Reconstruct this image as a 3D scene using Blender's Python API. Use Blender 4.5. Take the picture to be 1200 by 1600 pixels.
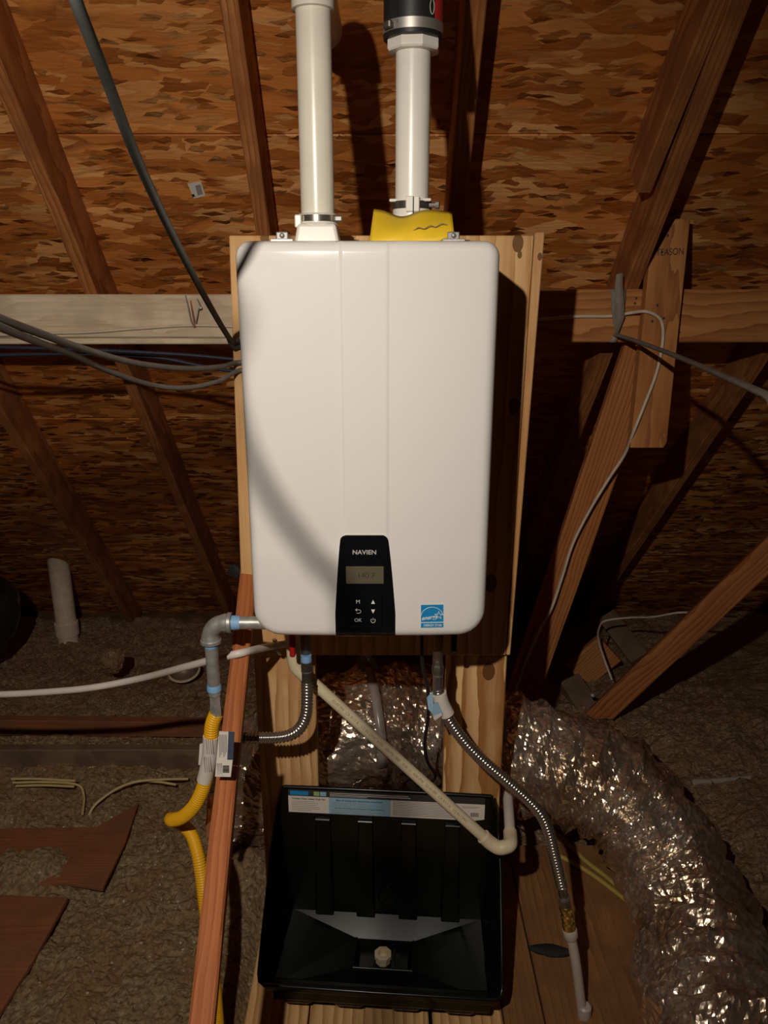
import bpy, bmesh, math, random
from mathutils import Vector, Matrix, noise
for o in list(bpy.data.objects): bpy.data.objects.remove(o)
S = bpy.context.scene
COL = S.collection
random.seed(7)
V = Vector
# ------------------------------------------------------------------ camera, world, light, exposure
EYE, PITCH, F = 1.72, math.radians(17), 1200.0
cam = bpy.data.objects.new('camera', bpy.data.cameras.new('camera')); COL.objects.link(cam)
cam.location = (0, 0, EYE); cam.rotation_euler = (math.pi/2-PITCH, 0, 0)
cam.data.sensor_fit = 'HORIZONTAL'; cam.data.sensor_width = 36; cam.data.lens = 36*F/1200
cam.data.clip_start = 0.02
S.camera = cam
W = bpy.data.worlds.new('attic_dark'); S.world = W; W.use_nodes = True
W.node_tree.nodes['Background'].inputs[0].default_value = (1, .75, .5, 1)
W.node_tree.nodes['Background'].inputs[1].default_value = .006
LAMP = V((-.305, -.1, EYE+.405))
lt = bpy.data.lights.new('work_lamp', 'SPOT'); lt.energy = 92; lt.color = (1, .91, .79); lt.spot_size = math.radians(112); lt.spot_blend = 1; lt.shadow_soft_size = .015
lo = bpy.data.objects.new('work_lamp', lt); COL.objects.link(lo); lo.location = LAMP; lo.rotation_euler = V((-.16, 1.6, -.92)).to_track_quat('-Z', 'Y').to_euler()
S.view_settings.view_transform = 'Standard'; S.view_settings.look = 'None'
S.view_settings.gamma = 1; S.view_settings.use_curve_mapping = False; S.view_settings.exposure = 0

# ------------------------------------------------------------------ measuring: pixel of the photo -> world point on a plane
RT, UP, FW = V((1, 0, 0)), V((0, math.sin(PITCH), math.cos(PITCH))), V((0, math.cos(PITCH), -math.sin(PITCH)))
EP = V((0, 0, EYE))
def ray(x, y): return RT*((x-600)/F)+FW-UP*((y-800)/F)
def at(x, y, Y): d = ray(x, y); return EP+d*(Y/d.y)
def atz(x, y, z): d = ray(x, y); return EP+d*((z-EYE)/d.z)
def onpl(x, y, P, n): d = ray(x, y); return EP+d*((P-EP).dot(n)/d.dot(n))
RP = math.radians(46)
RO, RN, RU = V((0, 2.48, EYE)), V((0, math.sin(RP), math.cos(RP))), V((0, -math.cos(RP), math.sin(RP)))

# ------------------------------------------------------------------ materials
def nt(name):
    m = bpy.data.materials.new(name); m.use_nodes = True; t = m.node_tree
    return m, t, t.nodes['Principled BSDF']
def N(t, k, **kw):
    n = t.nodes.new(k)
    for a, b in kw.items():
        if a.startswith('i_'): n.inputs[int(a[2:]) if a[2:].isdigit() else a[2:].replace('_', ' ')].default_value = b
        else: setattr(n, a, b)
    return n
def L(t, a, b): t.links.new(a, b)
def ramp(t, src, stops):
    r = N(t, 'ShaderNodeValToRGB'); cr = r.color_ramp
    while len(cr.elements) < len(stops): cr.elements.new(.5)
    for e, (p, c) in zip(cr.elements, stops): e.position = p; e.color = (*c, 1)
    L(t, src, r.inputs[0]); return r.outputs[0]
def mixc(t, f, a, b, mode='MIX'):
    m = N(t, 'ShaderNodeMix', data_type='RGBA', blend_type=mode)
    if isinstance(f, (int, float)): m.inputs[0].default_value = f
    else: L(t, f, m.inputs[0])
    for s, i in ((a, 6), (b, 7)):
        if isinstance(s, tuple): m.inputs[i].default_value = (*s[:3], 1)
        else: L(t, s, m.inputs[i])
    return m.outputs[2]
def mth(t, op, a, b=None, clamp=False):
    m = N(t, 'ShaderNodeMath', operation=op, use_clamp=clamp)
    for s, i in ((a, 0), (b, 1)):
        if s is None: continue
        if isinstance(s, (int, float)): m.inputs[i].default_value = s
        else: L(t, s, m.inputs[i])
    return m.outputs[0]
def coords(t, scale, rot=(0, 0, 0), rnd=True, kind='Object'):
    tc = N(t, 'ShaderNodeTexCoord'); src = tc.outputs[kind]
    if rnd:
        oi = N(t, 'ShaderNodeObjectInfo'); cx = N(t, 'ShaderNodeCombineXYZ')
        L(t, mth(t, 'MULTIPLY', oi.outputs['Random'], 37.), cx.inputs[0])
        L(t, mth(t, 'MULTIPLY', oi.outputs['Random'], .9), cx.inputs[1])
        a = N(t, 'ShaderNodeVectorMath', operation='ADD'); L(t, src, a.inputs[0]); L(t, cx.outputs[0], a.inputs[1]); src = a.outputs[0]
    mp = N(t, 'ShaderNodeMapping'); mp.inputs['Scale'].default_value = scale; mp.inputs['Rotation'].default_value = rot
    L(t, src, mp.inputs['Vector']); return mp.outputs[0]
def bump(t, bs, h, strength, dist=.002):
    b = N(t, 'ShaderNodeBump'); b.inputs['Strength'].default_value = strength; b.inputs['Distance'].default_value = dist
    L(t, h, b.inputs['Height']); L(t, b.outputs[0], bs.inputs['Normal']); return b
def plain(name, c, rough=.5, metal=0, spec=.5, var=.12, scale=30, bmp=0, coat=0):
    m, t, b = nt(name)
    nz = N(t, 'ShaderNodeTexNoise'); nz.inputs['Scale'].default_value = scale; nz.inputs['Detail'].default_value = 5
    L(t, coords(t, (1, 1, 1), rnd=False), nz.inputs['Vector'])
    col = ramp(t, nz.outputs[0], [(.3, tuple(x*(1-var) for x in c)), (.7, tuple(min(1, x*(1+var*.5)) for x in c))])
    L(t, col, b.inputs['Base Color'])
    b.inputs['Roughness'].default_value = rough; b.inputs['Metallic'].default_value = metal
    b.inputs['Specular IOR Level'].default_value = spec; b.inputs['Coat Weight'].default_value = coat
    if bmp: bump(t, b, nz.outputs[0], bmp)
    return m
def wood(name, dark, light, rough=.65, rings=46., knots=(), rnd=True, dirt=None, ringmix=.55):
    """softwood board, grain along local X"""
    m, t, b = nt(name)
    v = coords(t, (1, 1, 1), rnd=rnd)
    nz = N(t, 'ShaderNodeTexNoise'); nz.inputs['Scale'].default_value = 1; nz.inputs['Detail'].default_value = 4
    mp = N(t, 'ShaderNodeMapping'); mp.inputs['Scale'].default_value = (2.2, 9, 9); L(t, v, mp.inputs[0]); L(t, mp.outputs[0], nz.inputs['Vector'])
    # warped distance from an off-centre pith gives cathedral grain
    ad = N(t, 'ShaderNodeVectorMath', operation='MULTIPLY_ADD'); L(t, nz.outputs['Color'], ad.inputs[0])
    ad.inputs[1].default_value = (0, .055, .055); L(t, v, ad.inputs[2])
    wv = N(t, 'ShaderNodeTexWave', wave_type='RINGS', rings_direction='X', wave_profile='SAW'); wv.inputs['Scale'].default_value = rings/2.0
    wv.inputs['Distortion'].default_value = .6; wv.inputs['Detail Scale'].default_value = 2
    of = N(t, 'ShaderNodeMapping'); of.inputs['Location'].default_value = (0, .013, .05); of.inputs['Scale'].default_value = (.25, 1, 1)
    L(t, ad.outputs[0], of.inputs[0]); L(t, of.outputs[0], wv.inputs['Vector'])
    fb = N(t, 'ShaderNodeTexNoise'); fb.inputs['Scale'].default_value = 1; fb.inputs['Detail'].default_value = 6
    mf = N(t, 'ShaderNodeMapping'); mf.inputs['Scale'].default_value = (7, 170, 170); L(t, v, mf.inputs[0]); L(t, mf.outputs[0], fb.inputs['Vector'])
    mix = mth(t, 'ADD', mth(t, 'MULTIPLY', wv.outputs['Fac'], ringmix), mth(t, 'MULTIPLY', fb.outputs[0], 1-ringmix))
    mid = tuple((a*.45+c*.55) for a, c in zip(dark, light))
    col = ramp(t, mix, [(.3, light), (.56, mid), (.76, dark)])
    bl = N(t, 'ShaderNodeTexNoise'); bl.inputs['Scale'].default_value = 1; bl.inputs['Detail'].default_value = 3
    mb = N(t, 'ShaderNodeMapping'); mb.inputs['Scale'].default_value = (3, 14, 14); L(t, v, mb.inputs[0]); L(t, mb.outputs[0], bl.inputs['Vector'])
    col = mixc(t, ramp(t, bl.outputs[0], [(.42, (0, 0, 0)), (.75, (.5, .5, .5))]), col, dark)
    if dirt:
        dn = N(t, 'ShaderNodeTexNoise'); dn.inputs['Scale'].default_value = 9; dn.inputs['Detail'].default_value = 8
        L(t, v, dn.inputs['Vector'])
        col = mixc(t, ramp(t, dn.outputs[0], [(.42, (0, 0, 0)), (.62, (.75, .75, .75))]), col, dirt)
    for (kx, ky, kz, kr) in knots:
        tc = N(t, 'ShaderNodeTexCoord'); sb = N(t, 'ShaderNodeVectorMath', operation='SUBTRACT'); sb.inputs[1].default_value = (kx, ky, kz)
        L(t, tc.outputs['Object'], sb.inputs[0])
        sc = N(t, 'ShaderNodeVectorMath', operation='MULTIPLY'); sc.inputs[1].default_value = (.62/kr, 1/kr, .2/kr); L(t, sb.outputs[0], sc.inputs[0])
        ln = N(t, 'ShaderNodeVectorMath', operation='LENGTH'); L(t, sc.outputs[0], ln.inputs[0])
        d = mth(t, 'ADD', ln.outputs['Value'], mth(t, 'MULTIPLY', mth(t, 'SUBTRACT', nz.outputs[0], .5), .8))
        col = mixc(t, ramp(t, d, [(.95, (1, 1, 1)), (1.35, (0, 0, 0))]), col, tuple(x*.08 for x in dark))
        col = mixc(t, ramp(t, d, [(.9, (.5, .5, .5)), (2.3, (0, 0, 0))]), col, tuple(x*.7 for x in dark))
    L(t, col, b.inputs['Base Color']); b.inputs['Roughness'].default_value = rough; b.inputs['Specular IOR Level'].default_value = .25
    bump(t, b, mix, .25, .001)
    return m
def osb(name):
    m, t, b = nt(name)
    v = coords(t, (1, 1, 1))
    wz = N(t, 'ShaderNodeTexNoise'); wz.inputs['Scale'].default_value = 5; wz.inputs['Detail'].default_value = 3; L(t, v, wz.inputs['Vector'])
    wf = N(t, 'ShaderNodeTexNoise'); wf.inputs['Scale'].default_value = 38; wf.inputs['Detail'].default_value = 3; L(t, v, wf.inputs['Vector'])
    a1 = N(t, 'ShaderNodeVectorMath', operation='MULTIPLY_ADD'); L(t, wz.outputs['Color'], a1.inputs[0]); a1.inputs[1].default_value = (.035, .05, 0); L(t, v, a1.inputs[2])
    a2 = N(t, 'ShaderNodeVectorMath', operation='MULTIPLY_ADD'); L(t, wf.outputs['Color'], a2.inputs[0]); a2.inputs[1].default_value = (.012, .007, 0); L(t, a1.outputs[0], a2.inputs[2])
    vs, ed, hs = [], [], []
    for k, (ang, sx, sy) in enumerate(((4, 5.0, 18), (-13, 6.0, 24), (20, 7, 27), (-33, 7.5, 28), (52, 9, 30), (9, 17, 70), (-26, 19, 60))):
        mp = N(t, 'ShaderNodeMapping'); mp.inputs['Rotation'].default_value = (0, 0, math.radians(ang)); mp.inputs['Scale'].default_value = (sx, sy, 1); mp.inputs['Location'].default_value = (k*3.3, k*1.7, 0)
        L(t, a2.outputs[0], mp.inputs[0])
        vo = N(t, 'ShaderNodeTexVoronoi', voronoi_dimensions='2D', distance='MANHATTAN'); vo.inputs['Scale'].default_value = 1; L(t, mp.outputs[0], vo.inputs['Vector'])
        sp = N(t, 'ShaderNodeSeparateColor'); L(t, vo.outputs['Color'], sp.inputs[0])
        sb = N(t, 'ShaderNodeVectorMath', operation='SUBTRACT'); L(t, mp.outputs[0], sb.inputs[0]); L(t, vo.outputs['Position'], sb.inputs[1])
        rd = N(t, 'ShaderNodeVectorMath', operation='SUBTRACT'); L(t, vo.outputs['Color'], rd.inputs[0]); rd.inputs[1].default_value = (.5, .5, .5)
        dt = N(t, 'ShaderNodeVectorMath', operation='DOT_PRODUCT'); L(t, sb.outputs[0], dt.inputs[0]); L(t, rd.outputs[0], dt.inputs[1])
        vs.append(sp); ed.append(vo.outputs['Distance']); hs.append(mth(t, 'ADD', dt.outputs['Value'], mth(t, 'MULTIPLY', sp.outputs[1], .5)))
    # strands with a high random rank lie on top of the layer beneath; each is slightly tilted
    val, dst, hgt = vs[0].outputs[0], ed[0], hs[0]
    for k, th in ((1, .45), (2, .6), (3, .76), (4, .84), (5, .80), (6, .86)):
        f = mth(t, 'MULTIPLY', mth(t, 'GREATER_THAN', vs[k].outputs[1], th), mth(t, 'LESS_THAN', ed[k], .62))
        out = []
        for a_, b_ in ((val, vs[k].outputs[0]), (dst, ed[k]), (hgt, mth(t, 'ADD', hs[k], min(.5, .15*k)))):
            mx = N(t, 'ShaderNodeMix', data_type='FLOAT'); L(t, f, mx.inputs[0]); L(t, a_, mx.inputs[2]); L(t, b_, mx.inputs[3]); out.append(mx.outputs[0])
        val, dst, hgt = out
    fb = N(t, 'ShaderNodeTexNoise'); fb.inputs['Scale'].default_value = 1; fb.inputs['Detail'].default_value = 6
    mf = N(t, 'ShaderNodeMapping'); mf.inputs['Scale'].default_value = (18, 130, 1); L(t, a2.outputs[0], mf.inputs[0]); L(t, mf.outputs[0], fb.inputs['Vector'])
    q = mth(t, 'ADD', mth(t, 'MULTIPLY', val, .66), mth(t, 'MULTIPLY', fb.outputs[0], .34))
    col = ramp(t, q, [(.14, (.34, .095, .017)), (.36, (.60, .195, .038)), (.58, (.72, .265, .062)), (.84, (.92, .48, .17))])
    col = mixc(t, ramp(t, dst, [(.60, (0, 0, 0)), (.92, (.6, .6, .6))]), col, (.16, .04, .009))
    big = N(t, 'ShaderNodeTexNoise'); big.inputs['Scale'].default_value = 2.2; big.inputs['Detail'].default_value = 4; L(t, v, big.inputs['Vector'])
    col = mixc(t, ramp(t, big.outputs[0], [(.38, (0, 0, 0)), (.68, (.45, .45, .45))]), col, (.36, .10, .02))
    L(t, col, b.inputs['Base Color']); b.inputs['Roughness'].default_value = .5; b.inputs['Specular IOR Level'].default_value = .4
    h = mth(t, 'ADD', hgt, mth(t, 'MULTIPLY', fb.outputs[0], .10)); bump(t, b, h, 1.0, .018)
    return m
def fluff(name):
    m, t, b = nt(name); v = coords(t, (1, 1, 1), rnd=False)
    n1 = N(t, 'ShaderNodeTexNoise'); n1.inputs['Scale'].default_value = 80; n1.inputs['Detail'].default_value = 8; n1.inputs['Roughness'].default_value = .75; L(t, v, n1.inputs['Vector'])
    n2 = N(t, 'ShaderNodeTexNoise'); n2.inputs['Scale'].default_value = 7; n2.inputs['Detail'].default_value = 4; L(t, v, n2.inputs['Vector'])
    vo = N(t, 'ShaderNodeTexVoronoi'); vo.inputs['Scale'].default_value = 85; L(t, v, vo.inputs['Vector'])
    sp = N(t, 'ShaderNodeSeparateColor'); L(t, vo.outputs['Color'], sp.inputs[0])
    col = ramp(t, n1.outputs[0], [(.30, (.12, .072, .034)), (.5, (.40, .27, .145)), (.72, (.74, .55, .33))])
    col = mixc(t, ramp(t, n2.outputs[0], [(.45, (0, 0, 0)), (.7, (.7, .7, .7))]), col, (.38, .20, .09))
    spk = mth(t, 'MULTIPLY', mth(t, 'GREATER_THAN', sp.outputs[0], .95), mth(t, 'LESS_THAN', vo.outputs['Distance'], .28))
    col = mixc(t, spk, col, (.75, .68, .58))
    L(t, col, b.inputs['Base Color']); b.inputs['Roughness'].default_value = .95; b.inputs['Specular IOR Level'].default_value = .1
    bump(t, b, mth(t, 'ADD', n1.outputs[0], mth(t, 'MULTIPLY', vo.outputs['Distance'], -.55)), 1.0, .012)
    return m
def foil(name):
    m, t, b = nt(name); v = coords(t, (1, 1, 1), rnd=False)
    n1 = N(t, 'ShaderNodeTexNoise'); n1.inputs['Scale'].default_value = 9; n1.inputs['Detail'].default_value = 3; L(t, v, n1.inputs['Vector'])
    a = N(t, 'ShaderNodeVectorMath', operation='MULTIPLY_ADD'); L(t, n1.outputs['Color'], a.inputs[0]); a.inputs[1].default_value = (.16, .16, .16); L(t, v, a.inputs[2])
    hh = None
    for sc_, w in ((11, 1.), (26, .42), (60, .12)):
        vo = N(t, 'ShaderNodeTexVoronoi', feature='F1'); vo.inputs['Scale'].default_value = sc_; L(t, a.outputs[0], vo.inputs['Vector'])
        sb = N(t, 'ShaderNodeVectorMath', operation='SUBTRACT'); L(t, a.outputs[0], sb.inputs[0]); L(t, vo.outputs['Position'], sb.inputs[1])
        rd = N(t, 'ShaderNodeVectorMath', operation='SUBTRACT'); L(t, vo.outputs['Color'], rd.inputs[0]); rd.inputs[1].default_value = (.5, .5, .5)
        dt = N(t, 'ShaderNodeVectorMath', operation='DOT_PRODUCT'); L(t, sb.outputs[0], dt.inputs[0]); L(t, rd.outputs[0], dt.inputs[1])
        x = mth(t, 'MULTIPLY', mth(t, 'ADD', mth(t, 'MULTIPLY', dt.outputs['Value'], sc_), mth(t, 'MULTIPLY', vo.outputs['Distance'], .5)), w)
        hh = x if hh is None else mth(t, 'ADD', hh, x)
    big = N(t, 'ShaderNodeTexNoise'); big.inputs['Scale'].default_value = 5; big.inputs['Detail'].default_value = 4; L(t, v, big.inputs['Vector'])
    col = ramp(t, big.outputs[0], [(.38, (.50, .34, .21)), (.55, (.70, .56, .42)), (.72, (.82, .72, .60))])
    L(t, col, b.inputs['Base Color']); b.inputs['Metallic'].default_value = .84; b.inputs['Roughness'].default_value = .24
    b.inputs['Coat Weight'].default_value = .5; b.inputs['Coat Roughness'].default_value = .08
    bm_ = bump(t, b, hh, .85, .016); L(t, bm_.outputs[0], b.inputs['Coat Normal'])
    return m
M = {}
M['osb'] = osb('oriented_strand_board')
M['rafter'] = wood('rafter_pine', (.30, .10, .026), (.56, .23, .075), dirt=(.28, .10, .035))
M['purlin'] = wood('purlin_pine', (.36, .13, .04), (.62, .27, .09), knots=())
M['grey_wood'] = wood('weathered_pine', (.54, .40, .26), (.84, .68, .49), dirt=(.55, .42, .29), ringmix=.25)
M['strut'] = wood('strut_fir', (.30, .092, .026), (.54, .215, .072), ringmix=.5)
M['red_wood'] = wood('red_fir', (.30, .08, .024), (.48, .165, .055), ringmix=.35)
M['post'] = wood('post_pine', (.40, .17, .05), (.88, .58, .28), rings=30, ringmix=.7)
M['left_post'] = wood('stained_post_pine', (.44, .22, .085), (.78, .49, .23), rings=24, ringmix=.6, dirt=(.55, .29, .11))
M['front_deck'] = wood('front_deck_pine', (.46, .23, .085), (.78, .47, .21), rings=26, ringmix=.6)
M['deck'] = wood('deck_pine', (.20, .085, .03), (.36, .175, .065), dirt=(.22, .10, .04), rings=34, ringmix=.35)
M['scrap'] = wood('scrap_plywood', (.22, .075, .03), (.34, .13, .055), dirt=(.2, .09, .045), ringmix=.3)
M['dark_wood'] = wood('dusty_joist', (.15, .095, .055), (.26, .18, .11), dirt=(.12, .08, .05), ringmix=.3)
M['fluff'] = fluff('blown_cellulose')
M['foil'] = foil('crinkled_foil')
M['enamel'] = plain('white_enamel', (.83, .80, .75), .16, var=.015, scale=3, coat=.3)
M['grey_sheet'] = plain('painted_sheet', (.55, .53, .5), .4)
M['pvc'] = plain('cream_pvc', (.80, .74, .62), .28, var=.06, scale=14)
M['pvc_white'] = plain('white_pvc', (.84, .80, .72), .3, var=.04)
M['pvc_old'] = plain('dusty_pvc', (.92, .75, .56), .5, var=.15)
M['cpvc'] = plain('aged_cream_pvc', (.76, .64, .43), .38, var=.08, scale=16)
M['rubber'] = plain('black_rubber', (.018, .018, .018), .42, var=.2)
M['black_plastic'] = plain('black_pan_plastic', (.004, .005, .004), .25, var=.3, scale=5, bmp=.10, spec=.34)
M['gloss_black'] = plain('gloss_black', (.006, .006, .007), .06, var=.1)
M['steel'] = plain('stainless', (.55, .50, .43), .22, .9, var=.1)
M['bright'] = plain('zinc_plated', (.30, .29, .275), .5, .75, var=.15)
M['band'] = plain('clamp_band_steel', (.60, .57, .52), .42, .8, var=.05)
M['film'] = plain('dull_film', (.30, .26, .22), .25, var=.2)
M['can'] = plain('dull_can_metal', (.34, .25, .16), .4, .4)
M['dull_brass'] = plain('dull_fitting', (.22, .16, .11), .4, .7)
M['galv'] = plain('galvanised_iron', (.43, .42, .39), .42, .5, var=.3, scale=60, bmp=.15)
M['dark_metal'] = plain('dark_steel', (.16, .14, .12), .35, .75)
M['brass'] = plain('brass', (.66, .42, .13), .24, .9, var=.04, scale=8)
M['copper'] = plain('copper', (.72, .30, .16), .3, .6, var=.2)
M['blue_tape'] = plain('blue_tape', (.22, .42, .68), .55, var=.1)
M['yellow'] = plain('yellow_jacket', (.86, .44, .012), .35, var=.05)
M['yellow_sheet'] = plain('yellow_sheet', (.84, .55, .02), .55, var=.1, scale=12)
M['paper'] = plain('white_paper', (.72, .66, .58), .7, var=.05)
M['paper_blue'] = plain('blue_print', (.30, .48, .62), .7, var=.05)
M['navy_print'] = plain('navy_print', (.06, .09, .13), .6)
M['ink'] = plain('black_ink', (.035, .03, .028), .7)
M['grey_ink'] = plain('grey_ink', (.30, .28, .25), .7)
M['brown_ink'] = plain('brown_ink', (.30, .20, .10), .7)
M['white_print'] = plain('white_print', (.82, .80, .76), .5, var=.02)
M['silver_print'] = plain('silver_print', (.55, .53, .5), .4)
M['energy_blue'] = plain('sky_blue_print', (.012, .26, .58), .4, var=.03)
M['lcd'] = plain('lcd_glass', (.125, .107, .068), .3, var=.05)
M['lcd_ink'] = plain('lcd_digits', (.07, .06, .04), .3)
M['red'] = plain('red_plastic', (.42, .012, .012), .4)
M['red_print'] = plain('red_print', (.55, .03, .03), .4)
M['cord_black'] = plain('black_cable', (.045, .048, .045), .5, var=.3)
M['cord_grey'] = plain('grey_cable', (.19, .17, .145), .55, var=.2)
M['cord_blue'] = plain('blue_cable', (.018, .026, .05), .5)
M['cord_white'] = plain('white_cable', (.70, .58, .45), .5)
M['pex'] = plain('white_tube', (.76, .68, .60), .4, var=.05)
M['pex_dull'] = plain('translucent_white_tube', (.52, .46, .38), .4, var=.06)
M['nm_yellow'] = plain('yellow_cable', (.50, .36, .08), .5)
M['nm_pale'] = plain('pale_yellow_cable', (.62, .47, .22), .6)
M['fabric'] = plain('grey_webbing', (.30, .26, .20), .8, var=.2, bmp=.2)
M['scrap_dark'] = plain('dark_green_scrap', (.012, .014, .013), .8)

# ------------------------------------------------------------------ builders
def link(name, me, mat, parent=None, smooth=False, loc=None):
    o = bpy.data.objects.new(name, me); COL.objects.link(o)
    if mat is not None: me.materials.append(mat)
    if smooth:
        for p in me.polygons: p.use_smooth = True
    if parent is not None: o.parent = parent
    if loc is not None: o.location = loc
    return o
def tag(o, label, cat=None, group=None, kind=None):
    if label: o['label'] = label
    if cat: o['category'] = cat
    if group: o['group'] = group
    if kind: o['kind'] = kind
    return o
def root(name, loc, label=None, cat=None, group=None, kind=None):
    o = bpy.data.objects.new(name, None); COL.objects.link(o); o.location = loc; o.empty_display_size = .05
    return tag(o, label, cat, group, kind)
def fin(bm, name, mat, parent=None, smooth=False, loc=V((0, 0, 0)), auto=None):
    """bm is in world coordinates; the object's origin goes to loc"""
    loc = V(loc)
    bmesh.ops.recalc_face_normals(bm, faces=bm.faces)
    me = bpy.data.meshes.new(name); 
    for v in bm.verts: v.co -= loc
    bm.to_mesh(me); bm.free()
    o = link(name, me, mat, None, smooth)
    o.location = loc
    if parent is not None:
        o.parent = parent; o.location = loc-parent_world(parent)
    if auto:
        try: me.set_sharp_from_angle(angle=math.radians(auto))
        except Exception: pass
    return o
def parent_world(p):
    w = V((0, 0, 0))
    while p is not None: w += p.location; p = p.parent
    return w
def add_box(bm, c, s, rot=None):
    r = bmesh.ops.create_cube(bm, size=1)
    mt = Matrix.Translation(c) @ (rot.to_4x4() if rot else Matrix.Identity(4)) @ Matrix.Diagonal((*s, 1))
    bmesh.ops.transform(bm, matrix=mt, verts=r['verts']); return r['verts']
def bev(bm, w, seg=1, edges=None):
    bmesh.ops.bevel(bm, geom=list(edges or bm.edges), offset=w, segments=seg, affect='EDGES', profile=.5)
def box(name, c, s, mat, parent=None, bw=.002, seg=1, rot=None):
    bm = bmesh.new(); add_box(bm, (0, 0, 0), s)
    if bw: bev(bm, bw, seg)
    if rot: bmesh.ops.transform(bm, matrix=rot.to_4x4(), verts=bm.verts)
    for v in bm.verts: v.co += V(c)
    return fin(bm, name, mat, parent, loc=c)
def beam(name, A, B, w, h, up, mat, parent=None, bw=.003, rough=0, cuts=0):
    """sawn timber from A to B; w across, h along 'up'; grain runs along local X"""
    A, B = V(A), V(B); x = (B-A); Ln = x.length; x.normalize(); z = V(up); z = (z-x*z.dot(x)).normalized(); y = z.cross(x)
    bm = bmesh.new(); add_box(bm, (Ln/2, 0, 0), (Ln, w, h)); bev(bm, bw)
    if cuts:
        es = [e for e in bm.edges if abs((e.verts[0].co-e.verts[1].co).x) > Ln*.5]
        bmesh.ops.subdivide_edges(bm, edges=es, cuts=cuts, use_grid_fill=True)
        for v in bm.verts:
            s = noise.noise(V((v.co.x*4, w*70, h*30)))*rough
            k = noise.noise(V((v.co.x*9+5, v.co.y*30, v.co.z*30)))*rough*.5
            v.co.y += s+k; v.co.z += noise.noise(V((v.co.x*3, 9, 2)))*rough
    me = bpy.data.meshes.new(name); bmesh.ops.recalc_face_normals(bm, faces=bm.faces); bm.to_mesh(me); bm.free()
    o = link(name, me, mat, parent)
    mt = Matrix((x, y, z)).transposed().to_4x4(); mt.translation = A-(parent_world(parent) if parent else V((0, 0, 0)))
    o.matrix_local = mt if parent else mt
    if not parent: o.matrix_world = mt
    return o
def spline(pts, n=8):
    pts = [V(p) for p in pts]
    if len(pts) == 2: return [pts[0].lerp(pts[1], i/n) for i in range(n+1)]
    P = [pts[0]*2-pts[1]]+pts+[pts[-1]*2-pts[-2]]; out = []
    for i in range(1, len(P)-2):
        a, b, c, d = P[i-1:i+3]
        for k in range(n):
            t = k/n
            out.append(.5*((2*b)+(c-a)*t+(2*a-5*b+4*c-d)*t*t+(-a+3*b-3*c+d)*t**3))
    out.append(pts[-1]); return out
def resample(pl, step):
    out = [pl[0]]; acc = 0.
    for a, b in zip(pl, pl[1:]):
        d = (b-a).length
        if d == 0: continue
        pos = step-acc
        while pos <= d: out.append(a.lerp(b, pos/d)); pos += step
        acc = (acc+d) % step if pos > d else 0
        acc = d-(pos-step)
    if (out[-1]-pl[-1]).length > step*.3: out.append(pl[-1])
    return out
def frames(pl):
    T = [(pl[min(i+1, len(pl)-1)]-pl[max(i-1, 0)]).normalized() for i in range(len(pl))]
    ref = V((0, 0, 1)) if abs(T[0].z) < .9 else V((0, 1, 0))
    n = (ref-T[0]*ref.dot(T[0])).normalized(); fr = []
    for t in T:
        n = (n-t*n.dot(t)).normalized(); fr.append((t, n, t.cross(n)))
    return fr
def add_tube(bm, pl, r, n=12, cap=True, flat=1.):
    fr = frames(pl); rings = []; s = 0.
    for i, (p, (t, a, b)) in enumerate(zip(pl, fr)):
        if i: s += (pl[i]-pl[i-1]).length
        rr = r(s, i) if callable(r) else r
        rings.append([bm.verts.new(p+(a*math.cos(2*math.pi*k/n)*flat+b*math.sin(2*math.pi*k/n))*rr) for k in range(n)])
    for A, B in zip(rings, rings[1:]):
        for k in range(n): bm.faces.new((A[k], A[(k+1) % n], B[(k+1) % n], B[k]))
    if cap: bm.faces.new(rings[0][::-1]); bm.faces.new(rings[-1])
def tube(name, pts, r, mat, parent=None, n=12, res=8, step=None, smooth=True, flat=1., straight=False):
    pl = [V(p) for p in pts] if straight else spline(pts, res)
    if step: pl = resample(pl, step)
    bm = bmesh.new(); add_tube(bm, pl, r, n, flat=flat)
    return fin(bm, name, mat, parent, smooth, loc=pl[0], auto=50)
def corrug(name, pts, r, amp, pitch, mat, parent=None, n=14):
    pl = resample(spline(pts, 24), pitch/4)
    bm = bmesh.new(); add_tube(bm, pl, lambda s, i: r+amp*(1, .25, -1, .25)[i % 4], n)
    return fin(bm, name, mat, parent, True, loc=pl[0])
def add_lathe(bm, A, ax, prof, n=24, inner=None, phase=0.):
    A, ax = V(A), V(ax).normalized(); ref = V((0, 1, 0)) if abs(ax.y) < .9 else V((1, 0, 0))
    a = (ref-ax*ref.dot(ax)).normalized(); b = ax.cross(a); rings = []
    for (t, r) in prof:
        rings.append([bm.verts.new(A+ax*t+(a*math.cos(2*math.pi*k/n+phase)+b*math.sin(2*math.pi*k/n+phase))*max(r, 1e-5)) for k in range(n)])
    for P, Q in zip(rings, rings[1:]):
        for k in range(n): bm.faces.new((P[k], P[(k+1) % n], Q[(k+1) % n], Q[k]))
    bm.faces.new(rings[0][::-1]); bm.faces.new(rings[-1])
def lathe(name, A, ax, prof, mat, parent=None, n=24, smooth=True, phase=0., auto=35):
    bm = bmesh.new(); add_lathe(bm, A, ax, prof, n, phase=phase)
    return fin(bm, name, mat, parent, smooth, loc=A, auto=auto)
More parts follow.
